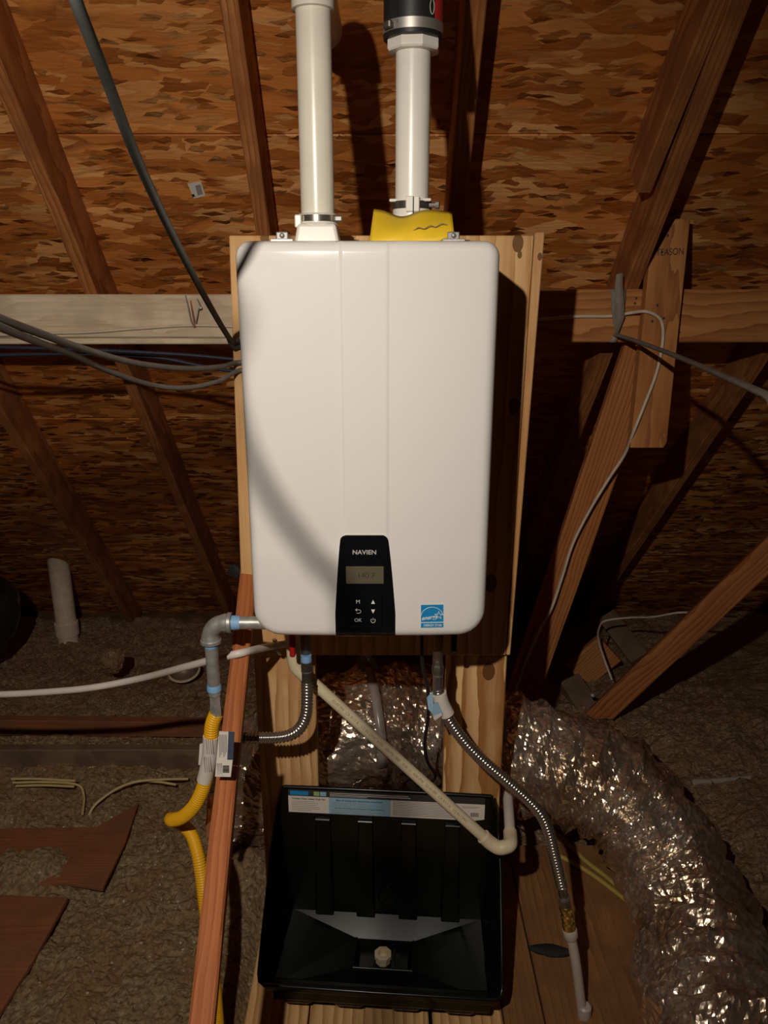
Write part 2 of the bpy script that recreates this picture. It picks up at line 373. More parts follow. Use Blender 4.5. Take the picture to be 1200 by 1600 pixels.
def slab(name, pts, off, mat, parent=None, bw=0):
    """flat piece: outline pts (world) given thickness vector off"""
    bm = bmesh.new(); vs = [bm.verts.new(V(p)) for p in pts]; f = bm.faces.new(vs)
    r = bmesh.ops.extrude_face_region(bm, geom=[f]); bmesh.ops.translate(bm, vec=V(off), verts=[g for g in r['geom'] if isinstance(g, bmesh.types.BMVert)])
    if bw: bev(bm, bw)
    return fin(bm, name, mat, parent, loc=V(pts[0]))
def text_mesh(name, c):
    t_ = bpy.data.objects.new('tmp_text', c); COL.objects.link(t_); bpy.context.view_layer.update()
    me = bpy.data.meshes.new_from_object(t_.evaluated_get(bpy.context.evaluated_depsgraph_get())); me.name = name
    bpy.data.objects.remove(t_)
    o = bpy.data.objects.new(name, me); COL.objects.link(o); return o
def text(name, s, loc, size, mat, parent, rot=(math.pi/2, 0, 0), align='CENTER', shear=0., sx=1., bold=0.):
    c = bpy.data.curves.new(name, 'FONT'); c.body = s; c.size = size; c.align_x = align; c.align_y = 'CENTER'; c.extrude = .0002; c.shear = shear; c.offset = bold
    c.materials.append(mat); o = text_mesh(name, c); o.parent = parent
    o.location = V(loc)-parent_world(parent); o.rotation_euler = rot; o.scale = (sx, 1, 1)
    return o

# ================================================================== SETTING: roof, deck floor
ceil = root('ceiling', (0, 0, 0), kind='structure')
seam = onpl(600, 210, RO, RN)
def panel_mesh(w, h, t=.011):
    bm = bmesh.new(); add_box(bm, (w/2, h/2, t/2), (w, h, t)); bev(bm, .0015)
    me = bpy.data.meshes.new('osb_panel'); bmesh.ops.recalc_face_normals(bm, faces=bm.faces); bm.to_mesh(me); bm.free(); me.materials.append(M['osb']); return me
pm = panel_mesh(2.436, 1.216)
PW, PH = 2.44, 1.22
for k in range(-3, 4):
    for j in range(-3, 2):
        o = bpy.data.objects.new('osb_panel', pm); COL.objects.link(o); o.parent = ceil
        x0 = j*PW+(.735 if k % 2 else 1.565)
        mt = Matrix((V((1, 0, 0)), RU, V((0, -RN.y, -RN.z))*-1)).transposed().to_4x4()
        mt.translation = V((x0, seam.y, seam.z))+RU*(k*PH+.002); o.matrix_local = mt
# the other slope of the same roof, behind the viewer
pm2 = panel_mesh(9.7, 1.216)
ridge = seam+RU*4*PH
for k in range(4):
    o = bpy.data.objects.new('osb_panel', pm2); COL.objects.link(o); o.parent = ceil
    u2, n2 = V((0, math.cos(RP), math.sin(RP))), V((0, -math.sin(RP), math.cos(RP)))
    mt = Matrix((V((-1, 0, 0)), u2, n2)).transposed().to_4x4(); mt.translation = V((4.85, ridge.y, ridge.z))-u2*((k+1)*PH); o.matrix_local = mt

floor = root('floor', (0, 0, 0), kind='structure')
def plank(x0, x1, y0, y1, mat=None, z=0., h=.036):
    return beam('plank', ((x0+x1)/2, y0, z-h/2), ((x0+x1)/2, y1, z-h/2), x1-x0, h, (0, 0, 1), mat or M['deck'], floor)
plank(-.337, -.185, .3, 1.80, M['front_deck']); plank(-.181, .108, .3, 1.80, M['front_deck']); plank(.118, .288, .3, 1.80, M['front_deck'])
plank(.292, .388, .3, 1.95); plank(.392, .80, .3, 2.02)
# drywall ceiling below, under the insulation
box('floor_board', (0, 1.6, -.30), (10, 8, .02), M['dark_wood'], floor, bw=0)

# ================================================================== roof timber
def rafter(p, q, label, s0=-2.2, s1=2.0, w=.038, h=.14, mat=None, shift=0.):
    P0 = RO-RN*h; a = onpl(*p, P0, RN); b = onpl(*q, P0, RN); d = (b-a).normalized()
    if d.z > 0: d = -d
    # a..b lies on the lower right arris; the timber reaches from near the ridge to the eave
    top = a-d*((2.1+EYE-a.z)/-d.z*1.0 if False else 1.9); bot = a+d*((a.z+.35)/-d.z)
    off = V((-w/2+shift, 0, 0))+RN*h/2
    o = beam('rafter', top+off, bot+off, w, h, RN, mat or M['rafter'], bw=.003, cuts=14, rough=.0015)
    return tag(o, label, 'rafter', 'rafters under the roof boards')
rafter((0, 633), (213, 980), 'rafter at the lower left corner, above the plumbing stub')
rafter((50, 213), (300, 815), 'rafter left of the black cable, passing behind the grey crossbeam')
rafter((372, 0), (418, 333), 'rafter just left of the cream vent pipes')
rafter((762, 0), (728, 330), 'rafter just right of the black rubber coupling', w=.046)
r2 = rafter((1177, 0), (1040, 347), 'doubled rafter at upper right behind the upright block', w=.045)
rafter((1190, 580), (973, 897), 'shadowed rafter at far right under the orange crossbeam')
# sister piece nailed to the left face of the doubled rafter, ending at a square cut
P0 = RO-RN*.135; a = onpl(1141, 0, P0, RN); b = onpl(1017, 303, P0, RN); d = (b-a).normalized(); off = V((-.019, 0, 0))+RN*.066
o = beam('sister_board', a-d*1.9+off, b+off, .040, .13, RN, M['rafter'], bw=.003); tag(o, 'short board nailed along the doubled rafter, ending in a square cut', 'board')
# crossbeam (purlin), left and right of the heater
YP = 2.30
def xbeam(name, x0, x1, y0, y1, mat, Y=YP, th=.038):
    zt, zb = at(600, y0, Y).z, at(600, y1, Y).z
    return beam(name, (x0, Y+th/2, (zt+zb)/2), (x1, Y+th/2, (zt+zb)/2), th, zt-zb, (0, 0, 1), mat, bw=.004)
lb = xbeam('crossbeam', -2.6, .02, 460, 528, M['grey_wood']); tag(lb, 'grey weathered crossbeam left of the heater, with bent nails', 'beam')
zt, zb = at(600, 527, YP+.008).z, at(600, 538, YP+.008).z
s = box('ledger_strip', (-1.29, YP+.026, (zt+zb)/2), (2.6, .03, zt-zb), M['grey_wood'], None, .003)
s.parent = lb; s.matrix_parent_inverse = lb.matrix_world.inverted()
rb = xbeam('crossbeam', .022, 2.6, 452, 535, M['purlin']); tag(rb, 'orange crossbeam right of the heater, crossed by the upright block', 'beam')
# upright block nailed on the orange crossbeam
yb = YP-.040
pts = [at(1056, 342, yb), at(1079, 342, yb), at(1042, 692, yb), at(1037, 700, yb), at(985, 700, yb), at(1014, 418, yb)]
sc0 = V(pts[4])
bm = bmesh.new(); vs = [bm.verts.new(p) for p in pts]; f = bm.faces.new(vs); r = bmesh.ops.extrude_face_region(bm, geom=[f])
bmesh.ops.translate(bm, vec=(0, .038, 0), verts=[g for g in r['geom'] if isinstance(g, bmesh.types.BMVert)]); bev(bm, .002)
rz = Matrix.Rotation(math.pi/2, 4, 'Y')
for v in bm.verts: v.co = rz.inverted() @ (v.co-sc0)
me = bpy.data.meshes.new('nailing_block'); bmesh.ops.recalc_face_normals(bm, faces=bm.faces); bm.to_mesh(me); bm.free()
nb = link('nailing_block', me, M['purlin']); nb.matrix_world = Matrix.Translation(sc0) @ rz
tag(nb, 'upright wooden block nailed over the orange crossbeam, top corner cut', 'block')
def child_keep(o, p): o.parent = p; o.matrix_parent_inverse = p.matrix_world.inverted()
def nail(x, y, Y, p, r=.004):
    q = at(x, y, Y); o = lathe('nail_head', q+V((0, .001, 0)), (0, -1, 0), [(0, r), (.0016, r*.9), (.002, r*.5)], M['dark_metal'], None, 8); child_keep(o, p)
for x, y in ((1027, 477), (1019, 502), (1043, 368), (1034, 394), (1037, 497)): nail(x, y, yb-.0005, nb)
for x, y in ((994, 466), (992, 474)): nail(x, y, YP-.0005, rb)
q = at(1052, 395, yb)
tx = bpy.data.curves.new('handwriting', 'FONT'); tx.body = 'TEASON'; tx.size = .026; tx.align_x = 'CENTER'; tx.align_y = 'CENTER'; tx.extrude = .0001; tx.materials.append(M['ink'])
o = text_mesh('handwriting', tx); o.location = at(1047, 394, yb-.0006); o.rotation_euler = (math.pi/2, math.radians(-3), 0); o.scale = (.78, 1, 1)
bpy.context.view_layer.update(); child_keep(o, nb)
# struts
def strut(name, p, Yp, q, Yq, w, h, up, mat, label, cat='strut', ext=(0, 0)):
    a, b = at(*p, Yp), at(*q, Yq); d = (b-a).normalized()
    return tag(beam(name, a-d*ext[0], b+d*ext[1], w, h, up, mat, bw=.003, cuts=16, rough=.002), label, cat)
strut('strut', (997, 560), 2.372, (825, 1060), 2.50, .112, .038, (0, -1, .2), M['strut'], 'sloping strut below the upright block, white cable running down it', ext=(.06, .7))
strut('strut', (1215, 852), 2.40, (932, 1122), 2.78, .088, .05, (-.25, -1, .45), M['strut'], 'sloping strut at right whose foot rests behind the foil duct', ext=(.9, .0))
# mounting frame: two posts, board, edge strip, leaning brace
def zr(y, Y): return at(600, y, Y).z
beam('mounting_post', (-.2415, 1.694, 0), (-.2415, 1.694, 1.66), .147, .037, (0, -1, 0), M['left_post'])
tag(bpy.data.objects['mounting_post'], 'left of the two pine posts under the heater, beside the leaning stud', 'post')
kp = at(763, 1050, 1.675)
pmat = wood('post_pine_knot', (.40, .17, .05), (.88, .57, .27), rings=26, knots=((kp.z, kp.x-.225 if False else -(kp.x-.225), 0.0185, .017),), rnd=False, ringmix=.75)
o = beam('mounting_post', (.225, 1.694, 0), (.225, 1.694, 1.66), .147, .037, (0, -1, 0), pmat)
tag(o, 'right of the two pine posts under the heater, with a dark knot', 'post')
# board: grain vertical -> local X is world Z
YB = 1.656
bt, bb = zr(368, YB), zr(1024, YB)
def vboard(name, x0t, x1t, x0b, x1b, zt, zb, Y, th, mat):
    o0 = V((x0b, Y, zb)); pts = [V((x0t, Y, zt)), V((x1t, Y, zt)), V((x1b, Y, zb)), V((x0b, Y, zb))]
    bm = bmesh.new(); vs = [bm.verts.new(p) for p in pts]; f = bm.faces.new(vs); r = bmesh.ops.extrude_face_region(bm, geom=[f])
    bmesh.ops.translate(bm, vec=(0, th, 0), verts=[g for g in r['geom'] if isinstance(g, bmesh.types.BMVert)]); bev(bm, .002)
    rz = Matrix.Rotation(math.pi/2, 4, 'Y')
    rz = Matrix((V((0, 0, 1)), V((-1, 0, 0)), V((0, -1, 0)))).transposed().to_4x4()
    for v in bm.verts: v.co = rz.inverted() @ (v.co-o0)
    me = bpy.data.meshes.new(name); bmesh.ops.recalc_face_normals(bm, faces=bm.faces); bm.to_mesh(me); bm.free()
    o = link(name, me, mat); o.matrix_world = Matrix.Translation(o0) @ rz; return o
def kn(x, y, r): q = at(x, y, YB); return (q.z-bb, -(q.x+.336), 0, r)
bmat = wood('board_pine', (.52, .25, .085), (.80, .50, .23), rings=20, knots=(kn(809, 380, .012), kn(767, 911, .013), kn(803, 635, .012), kn(812, 398, .005), kn(414, 373, .009)), rnd=False, ringmix=.5)
mb = vboard('mounting_board', -.315, .3045, -.336, .291, bt, bb, YB, .0185, bmat)
tag(mb, 'wide pine board behind the white heater, screwed to the two posts', 'board')
smat = wood('strip_pine', (.50, .23, .08), (.78, .48, .22), rings=30, knots=((.905, -.026, 0, .005),), rnd=False)
es = vboard('edge_strip', .3065, .3265, .2930, .3020, zr(363, YB), bb, YB, .0185, smat)
tag(es, 'narrow pine strip along the right edge of the mounting board', 'strip')
for x, y in ((781, 1012), (505, 1022)):
    pass
a, b = at(390, 893, 1.70), at(316, 1600, .90); d = (b-a).normalized()
up = V((.12, -.6, .8))
br = beam('leaning_stud', a-d*.0, b+d*.35, .038, .062, up, M['red_wood'], bw=.004, cuts=30, rough=.002)
tag(br, 'reddish stud leaning from the board toward the viewer, beside the yellow gas hose', 'stud')

# ================================================================== insulation and floor clutter at left
bumps = []
def bmp(px, py, z, h, r): q = atz(px, py, z); bumps.append((q.x, q.y, h, r))
for args in ((25, 1350, 0, .05, .10), (75, 1345, 0, .04, .07), (60, 1405, 0, .02, .05), (20, 1445, 0, .035, .06), (60, 1460, 0, .012, .05), (150, 1210, 0, .05, .07), (175, 1255, 0, .05, .08),
             (240, 1200, 0, .03, .06), (110, 1280, 0, .03, .05), (10, 1270, 0, -.03, .05), (388, 1345, 0, .07, .09)): bmp(*args)
def sstep(a, b, x): t = min(1, max(0, (x-a)/(b-a))); return t*t*(3-2*t)
def ins_base(x, y):
    z = -.055
    if y > 2.45: z = -.045-.2*sstep(2.6, 3.9, y)
    deck = sstep(-.40, -.345, x)*(1-sstep(.74, .82, x))*(1-sstep(1.83, 1.98, y))
    left = 1-sstep(-.40, -.33, x)
    z += .02*left*(1-sstep(1.2, 2.2, y))
    z = z*(1-deck)+deck*-.09
    if x > .8: z += .03*sstep(.8, 1.2, x)
    return z
def ins_h(x, y):
    z = ins_base(x, y)
    for bx, by, h, r in bumps:
        q = ((x-bx)**2+(y-by)**2)/(r*r)
        if q < 6: z += h*math.exp(-q)
    p = V((x, y, 0)); k = 1-.85*(sstep(-.42, -.345, x)*(1-sstep(.72, .82, x))*(1-sstep(1.75, 1.95, y)))
    z += k*(.030*noise.noise(p*4.3)+.018*noise.noise(p*12+V((3, 1, 7)))+.016*abs(noise.noise(p*26))+.014*noise.noise(p*45+V((0,0,5)))+.010*noise.noise(p*85))
    return z
xs = [-4.6+.05*i for i in range(48)]+[-2.2+.0125*i for i in range(153)]+[-.28+.03*i for i in range(36)]+[.8+.02*i for i in range(40)]+[1.6+.06*i for i in range(50)]
ys = [-.6+.06*i for i in range(24)]+[.85+.0125*i for i in range(156)]+[2.8+.025*i for i in range(58)]
bm = bmesh.new(); grid = [[bm.verts.new((x, y, ins_h(x, y))) for x in xs] for y in ys]
for j in range(len(ys)-1):
    for i in range(len(xs)-1): bm.faces.new((grid[j][i], grid[j][i+1], grid[j+1][i+1], grid[j+1][i]))
o = fin(bm, 'insulation', M['fluff'], None, False); tag(o, 'grey brown blown insulation covering the attic floor', 'insulation', kind='stuff')

def flatboard(name, px, z, th, mat, label, cat='board'):
    pts = [atz(x, y, z) for x, y in px]
    o0 = pts[0]; bm = bmesh.new(); vs = [bm.verts.new(p-o0) for p in pts]; f = bm.faces.new(vs); r = bmesh.ops.extrude_face_region(bm, geom=[f])
    bmesh.ops.translate(bm, vec=(0, 0, -th), verts=[g for g in r['geom'] if isinstance(g, bmesh.types.BMVert)]); bev(bm, .0012)
    bmesh.ops.recalc_face_normals(bm, faces=bm.faces)
    me = bpy.data.meshes.new(name); bm.to_mesh(me); bm.free(); o = link(name, me, mat, loc=o0); return tag(o, label, cat)
flatboard('plywood_scrap', [(-90, 1296), (70, 1293), (150, 1292), (216, 1255), (196, 1315), (160, 1388), (100, 1378), (-90, 1392)], -.012, .012, M['scrap'], 'half-buried plywood scrap with a pointed corner, left of the gas hose')
flatboard('plywood_scrap', [(-190, 1392), (106, 1402), (52, 1500), (-4, 1588), (-260, 1640)], -.008, .014, M['scrap'], 'larger plywood sheet at the lower left corner of the floor')
j = beam('joist', (-3.2, 2.505, -.02), (-.62, 2.505, -.02), .04, .10, (0, 0, 1), M['dark_wood'], bw=.003, cuts=20, rough=.002); tag(j, 'dusty joist lying across the insulation at left, cables beside it', 'joist')
j = beam('joist', (-3.2, 2.74, -.01), (-.50, 2.68, .0), .04, .07, (0, 0, 1), M['scrap'], bw=.003, cuts=20, rough=.002); tag(j, 'reddish half-buried joist behind the dusty joist at left', 'joist')
def ncable(px, z, r, mat, label, name='electrical_cable', cat='cable', group=None):
    return tag(tube(name, [atz(x, y, zz) for (x, y), zz in zip(px, z)], r, mat, n=8), label, cat, group)
ncable([(18, 1217), (60, 1217), (118, 1220)], (.015, .018, .01), .0045, M['nm_pale'], 'uppermost of three pale cables lying along the dusty joist')
ncable([(20, 1223), (70, 1222), (120, 1226), (131, 1243), (129, 1272)], (.0, .006, .0, -.02, -.03), .0045, M['nm_pale'], 'middle pale cable beside the dusty joist, its end bending down')
ncable([(25, 1228), (70, 1227), (116, 1229)], (-.004, -.002, -.006), .0045, M['nm_pale'], 'lowest of three pale cables lying along the dusty joist')
ncable([(138, 1275), (150, 1256), (180, 1234), (210, 1222), (250, 1218), (294, 1217)], (-.03, -.008, .01, .018, .012, .004), .0048, M['nm_pale'], 'pale cable curling out of the insulation toward the gas hose')
ncable([(225, 1220), (250, 1222), (275, 1226)], (.0, .004, -.004), .0045, M['nm_pale'], 'short pale cable end under the curling pale cable')
# vent stub through the roof
q = at(107, 1000, 3.93); ps = root('plumbing_vent', (q.x, 3.93, -.22), 'dusty cream pipe stub rising into the roof at left', 'pipe')
lathe('pipe', (q.x, 3.93, -.3), (0, 0, 1), [(0, .055), (.62, .055)], M['pvc_old'], ps, 28)
lathe('pipe_coupling', (q.x, 3.93, -.26), (0, 0, 1), [(0, .05), (.06, .053), (.062, .0635), (.135, .0635), (.138, .058)], M['pvc_old'], ps, 28)
bm = bmesh.new(); bmesh.ops.create_icosphere(bm, subdivisions=4, radius=1); q = at(-58, 960, 3.35)
for v in bm.verts:
    n_ = 1+.16*noise.noise(v.co*1.7)+.05*noise.noise(v.co*6); v.co = V((v.co.x*.28*n_, v.co.y*.20*n_, v.co.z*.24*n_))+q
tag(fin(bm, 'dark_filler', M['rubber'], None, True, loc=q), 'black rounded mass added to fill the dark area at the left edge beside the pipe stub', 'filler')  # added black blob standing in for an unidentified dark area at the edge
# metal dome
q = at(287, 1040, 3.3); mdome = root('junction_can', (q.x, 3.3, q.z), 'round dull metal can half buried in the insulation', 'can')
lathe('shell', (q.x, 3.3, q.z-.03), (0, -.35, 1), [(0, .07), (.03, .07), (.055, .058), (.07, .035), (.074, 0)], M['can'], mdome, 24)
lathe('rim', (q.x, 3.3, q.z-.03), (0, -.35, 1), [(0, .074), (.006, .078), (.012, .074)], M['cpvc'], mdome, 24)
# clump of insulation near it
bm = bmesh.new(); bmesh.ops.create_icosphere(bm, subdivisions=4, radius=.055)
q = at(178, 1030, 3.2)
for v in bm.verts: v.co = v.co*(1+.35*noise.noise(v.co*30)+.12*noise.noise(v.co*90)); v.co += q
tag(fin(bm, 'insulation_clump', M['fluff'], None, False, loc=q), 'loose round clump of insulation between stub and metal can', 'clump')
q = at(373, 889, 1.69); o = lathe('pipe_plug', q, (-.35, -1, .1), [(0, .012), (.012, .012), (.013, .016), (.022, .016), (.024, .008)], M['rubber'], None, 12)
tag(o, 'small black plug at the left edge of the mounting board', 'plug')
# far clutter at right under the eave
q = at(905, 1110, 2.95); a = at(925, 1035, 3.2)
tag(beam('wood_block', at(888, 1062, 3.05), at(930, 1125, 2.9), .10, .05, (0, -.6, 1), M['dark_wood'], bw=.003), 'dusty short timber at the foot of the right strut', 'block')
tag(beam('wood_block', at(948, 962, 3.7), at(1000, 1030, 3.45), .10, .045, (-.3, -1, .6), M['dark_wood'], bw=.003), 'dusty timber leaning behind the looped white cable', 'block')
tag(beam('wood_block', at(900, 1055, 3.35), at(952, 1012, 3.35), .16, .04, (0, -1, .3), M['purlin'], bw=.003), 'orange board end in the gap behind the looped white cable', 'block')
q = at(926, 1086, 2.82); tag(lathe('metal_cap', q, (-.2, -.6, .6), [(0, .012), (.01, .012), (.014, .006)], M['bright'], None, 12), 'tiny shiny metal cap beside the right strut foot', 'cap')
q = tube('floor_pipe', [at(1085, 1222, 2.35), at(1150, 1218, 2.4), at(1290, 1206, 2.5)], .011, M['pex_dull'], n=10); tag(q, 'dull white tube running behind the foil duct at right', 'tube')

# ================================================================== WATER HEATER
HY, HA, HZ1, HZ0 = 1.322, .2205, EYE+.0575, EYE-.6565
HX = -.0275; HD = .318
hb, hz = (HZ1-HZ0)/2, (HZ1+HZ0)/2
R_T, R_B, FIL = .026, .052, .020
heater = root('water_heater', (HX, HY+.16, HZ0), 'white wall-hung tankless water heater with black control panel', 'water heater')
def xcrease(z):
    k = sstep(HZ0+.24, HZ0+.17, z) if False else 1-sstep(HZ0+.165, HZ0+.26, z)
    return -.0705-HX-.010*k
def edge_d(x, z):
    """distance from the front outline (x from centre, z world)"""
    zz = z-hz; r = R_T if zz > 0 else R_B; qx, qz = abs(x)-(HA-r), abs(zz)-(hb-r)
    if qx > 0 and qz > 0: return r-math.hypot(qx, qz)
    return min(HA-abs(x), hb-abs(zz))
def front(x, z):
    d = max(0, edge_d(x, z)); y = HY
    if d < FIL: y += FIL-math.sqrt(max(0, FIL*FIL-(FIL-d)**2))
    ed = min(1, d/FIL)
    f = sstep(-.004, .003, x-xcrease(z))                   # step up from the left panel to the centre strip
    zf = 1-.7*(1-sstep(HZ0+.16, HZ0+.2, z))
    y += .0036*(1-f)*zf+.006*(abs(min(0, x-xcrease(z)))/.15)**2
    xr = x-(.0035-HX)
    if xr > 0: y += .0016*sstep(0, .006, xr)*zf+.009*(xr/.19)**2
    return y
fl = [FIL*(1-math.cos(math.pi/2*k/7)) for k in range(8)]
cx = [-HA+d for d in fl]+[-.195+.012*i for i in range(11)]+[-.0605+.0016*i for i in range(21)]+[-.02+.009*i for i in range(5)]+[.0275+.0015*i for i in range(9)]+[.047+.0085*i for i in range(18)]+[HA-d for d in reversed(fl)]
cx = sorted(set(round(c, 5) for c in cx if abs(c) <= HA+1e-6))
def zspan(x):
    t = b = hb
    for nm, r in (('t', R_T), ('b', R_B)):
        q = abs(x)-(HA-r); dz = r-math.sqrt(max(0, r*r-q*q)) if q > 0 else 0
        if nm == 't': t = hb-dz
        else: b = hb-dz
    return hz-b, hz+t
bm = bmesh.new(); cols = []
NR = 46
for x in cx:
    lo_, hi = zspan(x); zs = [lo_+d for d in fl]+[lo_+FIL+(hi-lo_-2*FIL)*k/NR for k in range(1, NR)]+[hi-d for d in reversed(fl)]
    cols.append([bm.verts.new((HX+x, front(x, z), z)) for z in zs])
for A, B in zip(cols, cols[1:]):
    for k in range(len(A)-1): bm.faces.new((A[k], B[k], B[k+1], A[k+1]))
loop = cols[0]+[c[-1] for c in cols[1:]]+cols[-1][-2::-1]+[c[0] for c in cols[-2:0:-1]]
back = [bm.verts.new((v.co.x, HY+HD, v.co.z)) for v in loop]
for i in range(len(loop)): j_ = (i+1) % len(loop); bm.faces.new((loop[i], loop[j_], back[j_], back[i]))
bm.faces.new(back)
fin(bm, 'cabinet', M['enamel'], heater, True, loc=(HX, HY, hz), auto=60)
def patch(name, z0, z1, lf, rf, lift, mat, parent, nz=24, nx=12, base=.001, rnd=0.):
    """thin skin following the heater front between curves lf(z), rf(z)"""
    bm = bmesh.new(); g = []; g2 = []
    zs_ = [z0+(z1-rnd-z0)*k/nz for k in range(nz+1)]+([z1-rnd+rnd*math.sin(math.pi/2*k/8) for k in range(1, 9)] if rnd else [])
    for z in zs_:
        l, r = lf(z), rf(z); lf_ = lift*math.sqrt(max(0, 1-((z-z1+rnd)/rnd)**2)) if rnd and z > z1-rnd else lift
        g.append([bm.verts.new((HX+l+(r-l)*i/nx, front(l+(r-l)*i/nx, z)-lf_, z)) for i in range(nx+1)])
        g2.append([bm.verts.new((HX+l+(r-l)*i/nx, front(l+(r-l)*i/nx, z)+base, z)) for i in range(nx+1)])
    for G in (g, g2):
        for A, B in zip(G, G[1:]):
            for i in range(nx): bm.faces.new((A[i], A[i+1], B[i+1], B[i]))
    def lp(G): return G[0]+[r[-1] for r in G[1:]]+G[-1][-2::-1]+[r[0] for r in G[-2:0:-1]]
    a, b = lp(g), lp(g2)
    for i in range(len(a)): j_ = (i+1) % len(a); bm.faces.new((a[i], a[j_], b[j_], b[i]))
    return fin(bm, name, mat, parent, True, loc=(HX, HY, (z0+z1)/2), auto=30)
zp1 = at(570, 836, HY).z; zp0 = HZ0+.002
def hx(px, py): return at(px, py, HY).x-HX
LT, LB, RTx, RB = hx(533, 850), hx(524.5, 990), hx(605, 850), hx(617.5, 990)
def mkside(a, b, sg, m=0.):
    def f(z):
        t = (zp1-z)/(zp1-zp0); v = a+(b-a)*min(1, (t/.75))**.75 if t > 0 else a
        cr = .010; d = zp1+m-z
        if d < cr: v += -sg*(cr-math.sqrt(max(0, cr*cr-(cr-d)**2)))
        return v+sg*m
    return f
patch('panel_border', zp0-.001, zp1+.003, mkside(LT, LB, -1, .003), mkside(RTx, RB, 1, .003), .0005, M['white_print'], heater, 60, 40)
cp = patch('control_panel', zp0, zp1, mkside(LT, LB, -1), mkside(RTx, RB, 1), .0020, M['gloss_black'], heater, 60, 40, rnd=.0036)
tag(cp, 'glossy black tapered control panel')
YF = HY-.0020
def hp(x, y): q = at(x, y, HY+.001); return V((q.x, YF, q.z))
def on_panel(name, x0, y0, x1, y1, th, mat, parent, bw=.0006, seg=1):
    a, b = hp(x0, y0), hp(x1, y1); return box(name, ((a.x+b.x)/2, YF-th/2+.0004, (a.z+b.z)/2), (b.x-a.x, th+.0008, a.z-b.z), mat, parent, bw, seg)
sc = on_panel('screen', 540.5, 884, 599.5, 911, .0012, M['lcd'], cp)
text('digits', '140 F', hp(572, 898)+V((0, -.0018, 0)), .015, M['lcd_ink'], cp)
bp = on_panel('button_pad', 545.5, 928, 597.5, 978, .0024, M['gloss_black'], cp, .0022, 4)
text('logo', 'NAVIEN', hp(569.5, 862)+V((0, -.0012, 0)), .0118, M['silver_print'], cp, sx=1.05, bold=.0002)
for s_, x_, y_, z_ in (('M', 559.5, 938.5, .0105), ('OK', 559.5, 967, .0095)): text('button_print', s_, hp(x_, y_)+V((0, -.003, 0)), z_, M['white_print'], cp)
def polyprint(name, pts, parent, mat=None, d=.003):
    bm = bmesh.new(); fs = bm.faces.new([bm.verts.new(hp(*p)+V((0, -d, 0))) for p in pts]); r = bmesh.ops.extrude_face_region(bm, geom=[fs])
    bmesh.ops.translate(bm, vec=(0, .0012, 0), verts=[g for g in r['geom'] if isinstance(g, bmesh.types.BMVert)])
    return fin(bm, name, mat or M['white_print'], parent, loc=hp(*pts[0]))
polyprint('up_arrow', [(583, 935.5), (586, 941.5), (580, 941.5)], cp); polyprint('down_arrow', [(580, 950.5), (586, 950.5), (583, 956.5)], cp)
def lineprint(name, pts, r, parent, mat=None, d=.0028, res=6, straight=False):
    return tube(name, [hp(*p)+V((0, -d, 0)) for p in pts], r, mat or M['white_print'], parent, n=6, res=res, straight=straight)
lineprint('return_arrow', [(556, 951), (562, 951), (564, 953.5), (562, 956), (557, 956)], .0005, cp)
polyprint('return_arrow_head', [(558, 948.5), (558, 953.5), (555, 951)], cp)
lineprint('power_symbol', [(580.5+.2, 965), (579.6, 967.5), (580.7, 970), (583, 971), (585.3, 970), (586.4, 967.5), (585.4, 965)], .0005, cp)
lineprint('power_symbol', [(583, 963.5), (583, 967)], .0005, cp)
# energy sticker
yS = 0.
ea, eb = at(657, 944, HY+.0025), at(693.5, 981, HY+.0025)
est = patch('sticker', eb.z, ea.z, lambda z: ea.x-HX, lambda z: eb.x-HX, .0004, M['white_print'], heater, 4, 4); tag(est, 'blue and white energy rating sticker')
def ez(x, y, d=.0007): q = at(x, y, HY+.0025); return V((q.x, front(q.x-HX, q.z)-d, q.z))
def epoly(name, pts, mat, d=.0006):
    bm = bmesh.new(); fs = bm.faces.new([bm.verts.new(ez(*p, d)) for p in pts]); r = bmesh.ops.extrude_face_region(bm, geom=[fs])
    bmesh.ops.translate(bm, vec=(0, .0008, 0), verts=[g for g in r['geom'] if isinstance(g, bmesh.types.BMVert)])
    return fin(bm, name, mat, est, loc=ez(*pts[0]))
epoly('blue_field', [(657.6, 944.7), (692.9, 944.7), (692.9, 971.6), (657.6, 971.6)], M['energy_blue'])
epoly('blue_field', [(657.6, 973), (692.9, 973), (692.9, 980.4), (657.6, 980.4)], M['energy_blue'])
arc = [(675-17.6*math.cos(t), 964-15.5*math.sin(t)) for t in [math.pi*(.05+.9*k/16) for k in range(17)]]
tube('arc_line', [ez(*p) for p in arc], .00055, M['white_print'], est, n=6, straight=True)
star = [(685.5+(7.2 if k % 2 == 0 else 3.0)*math.sin(k*math.pi/5), 961.5-(7.2 if k % 2 == 0 else 3.0)*math.cos(k*math.pi/5)) for k in range(10)]
epoly('star', star, M['white_print'], .0007)
star2 = [(685.5+(5.2 if k % 2 == 0 else 2.1)*math.sin(k*math.pi/5), 961.5-(5.2 if k % 2 == 0 else 2.1)*math.cos(k*math.pi/5)) for k in range(10)]
epoly('star', star2, M['energy_blue'], .0009)
o = text('script_lettering', 'energy', ez(670.5, 964.5, .001), .0112, M['white_print'], est, shear=.45, rot=(math.pi/2, math.radians(-8), 0), bold=.0002)
text('lettering', 'ENERGY STAR', ez(675.3, 976.8, .001), .0062, M['white_print'], est, sx=.93, bold=.0001)
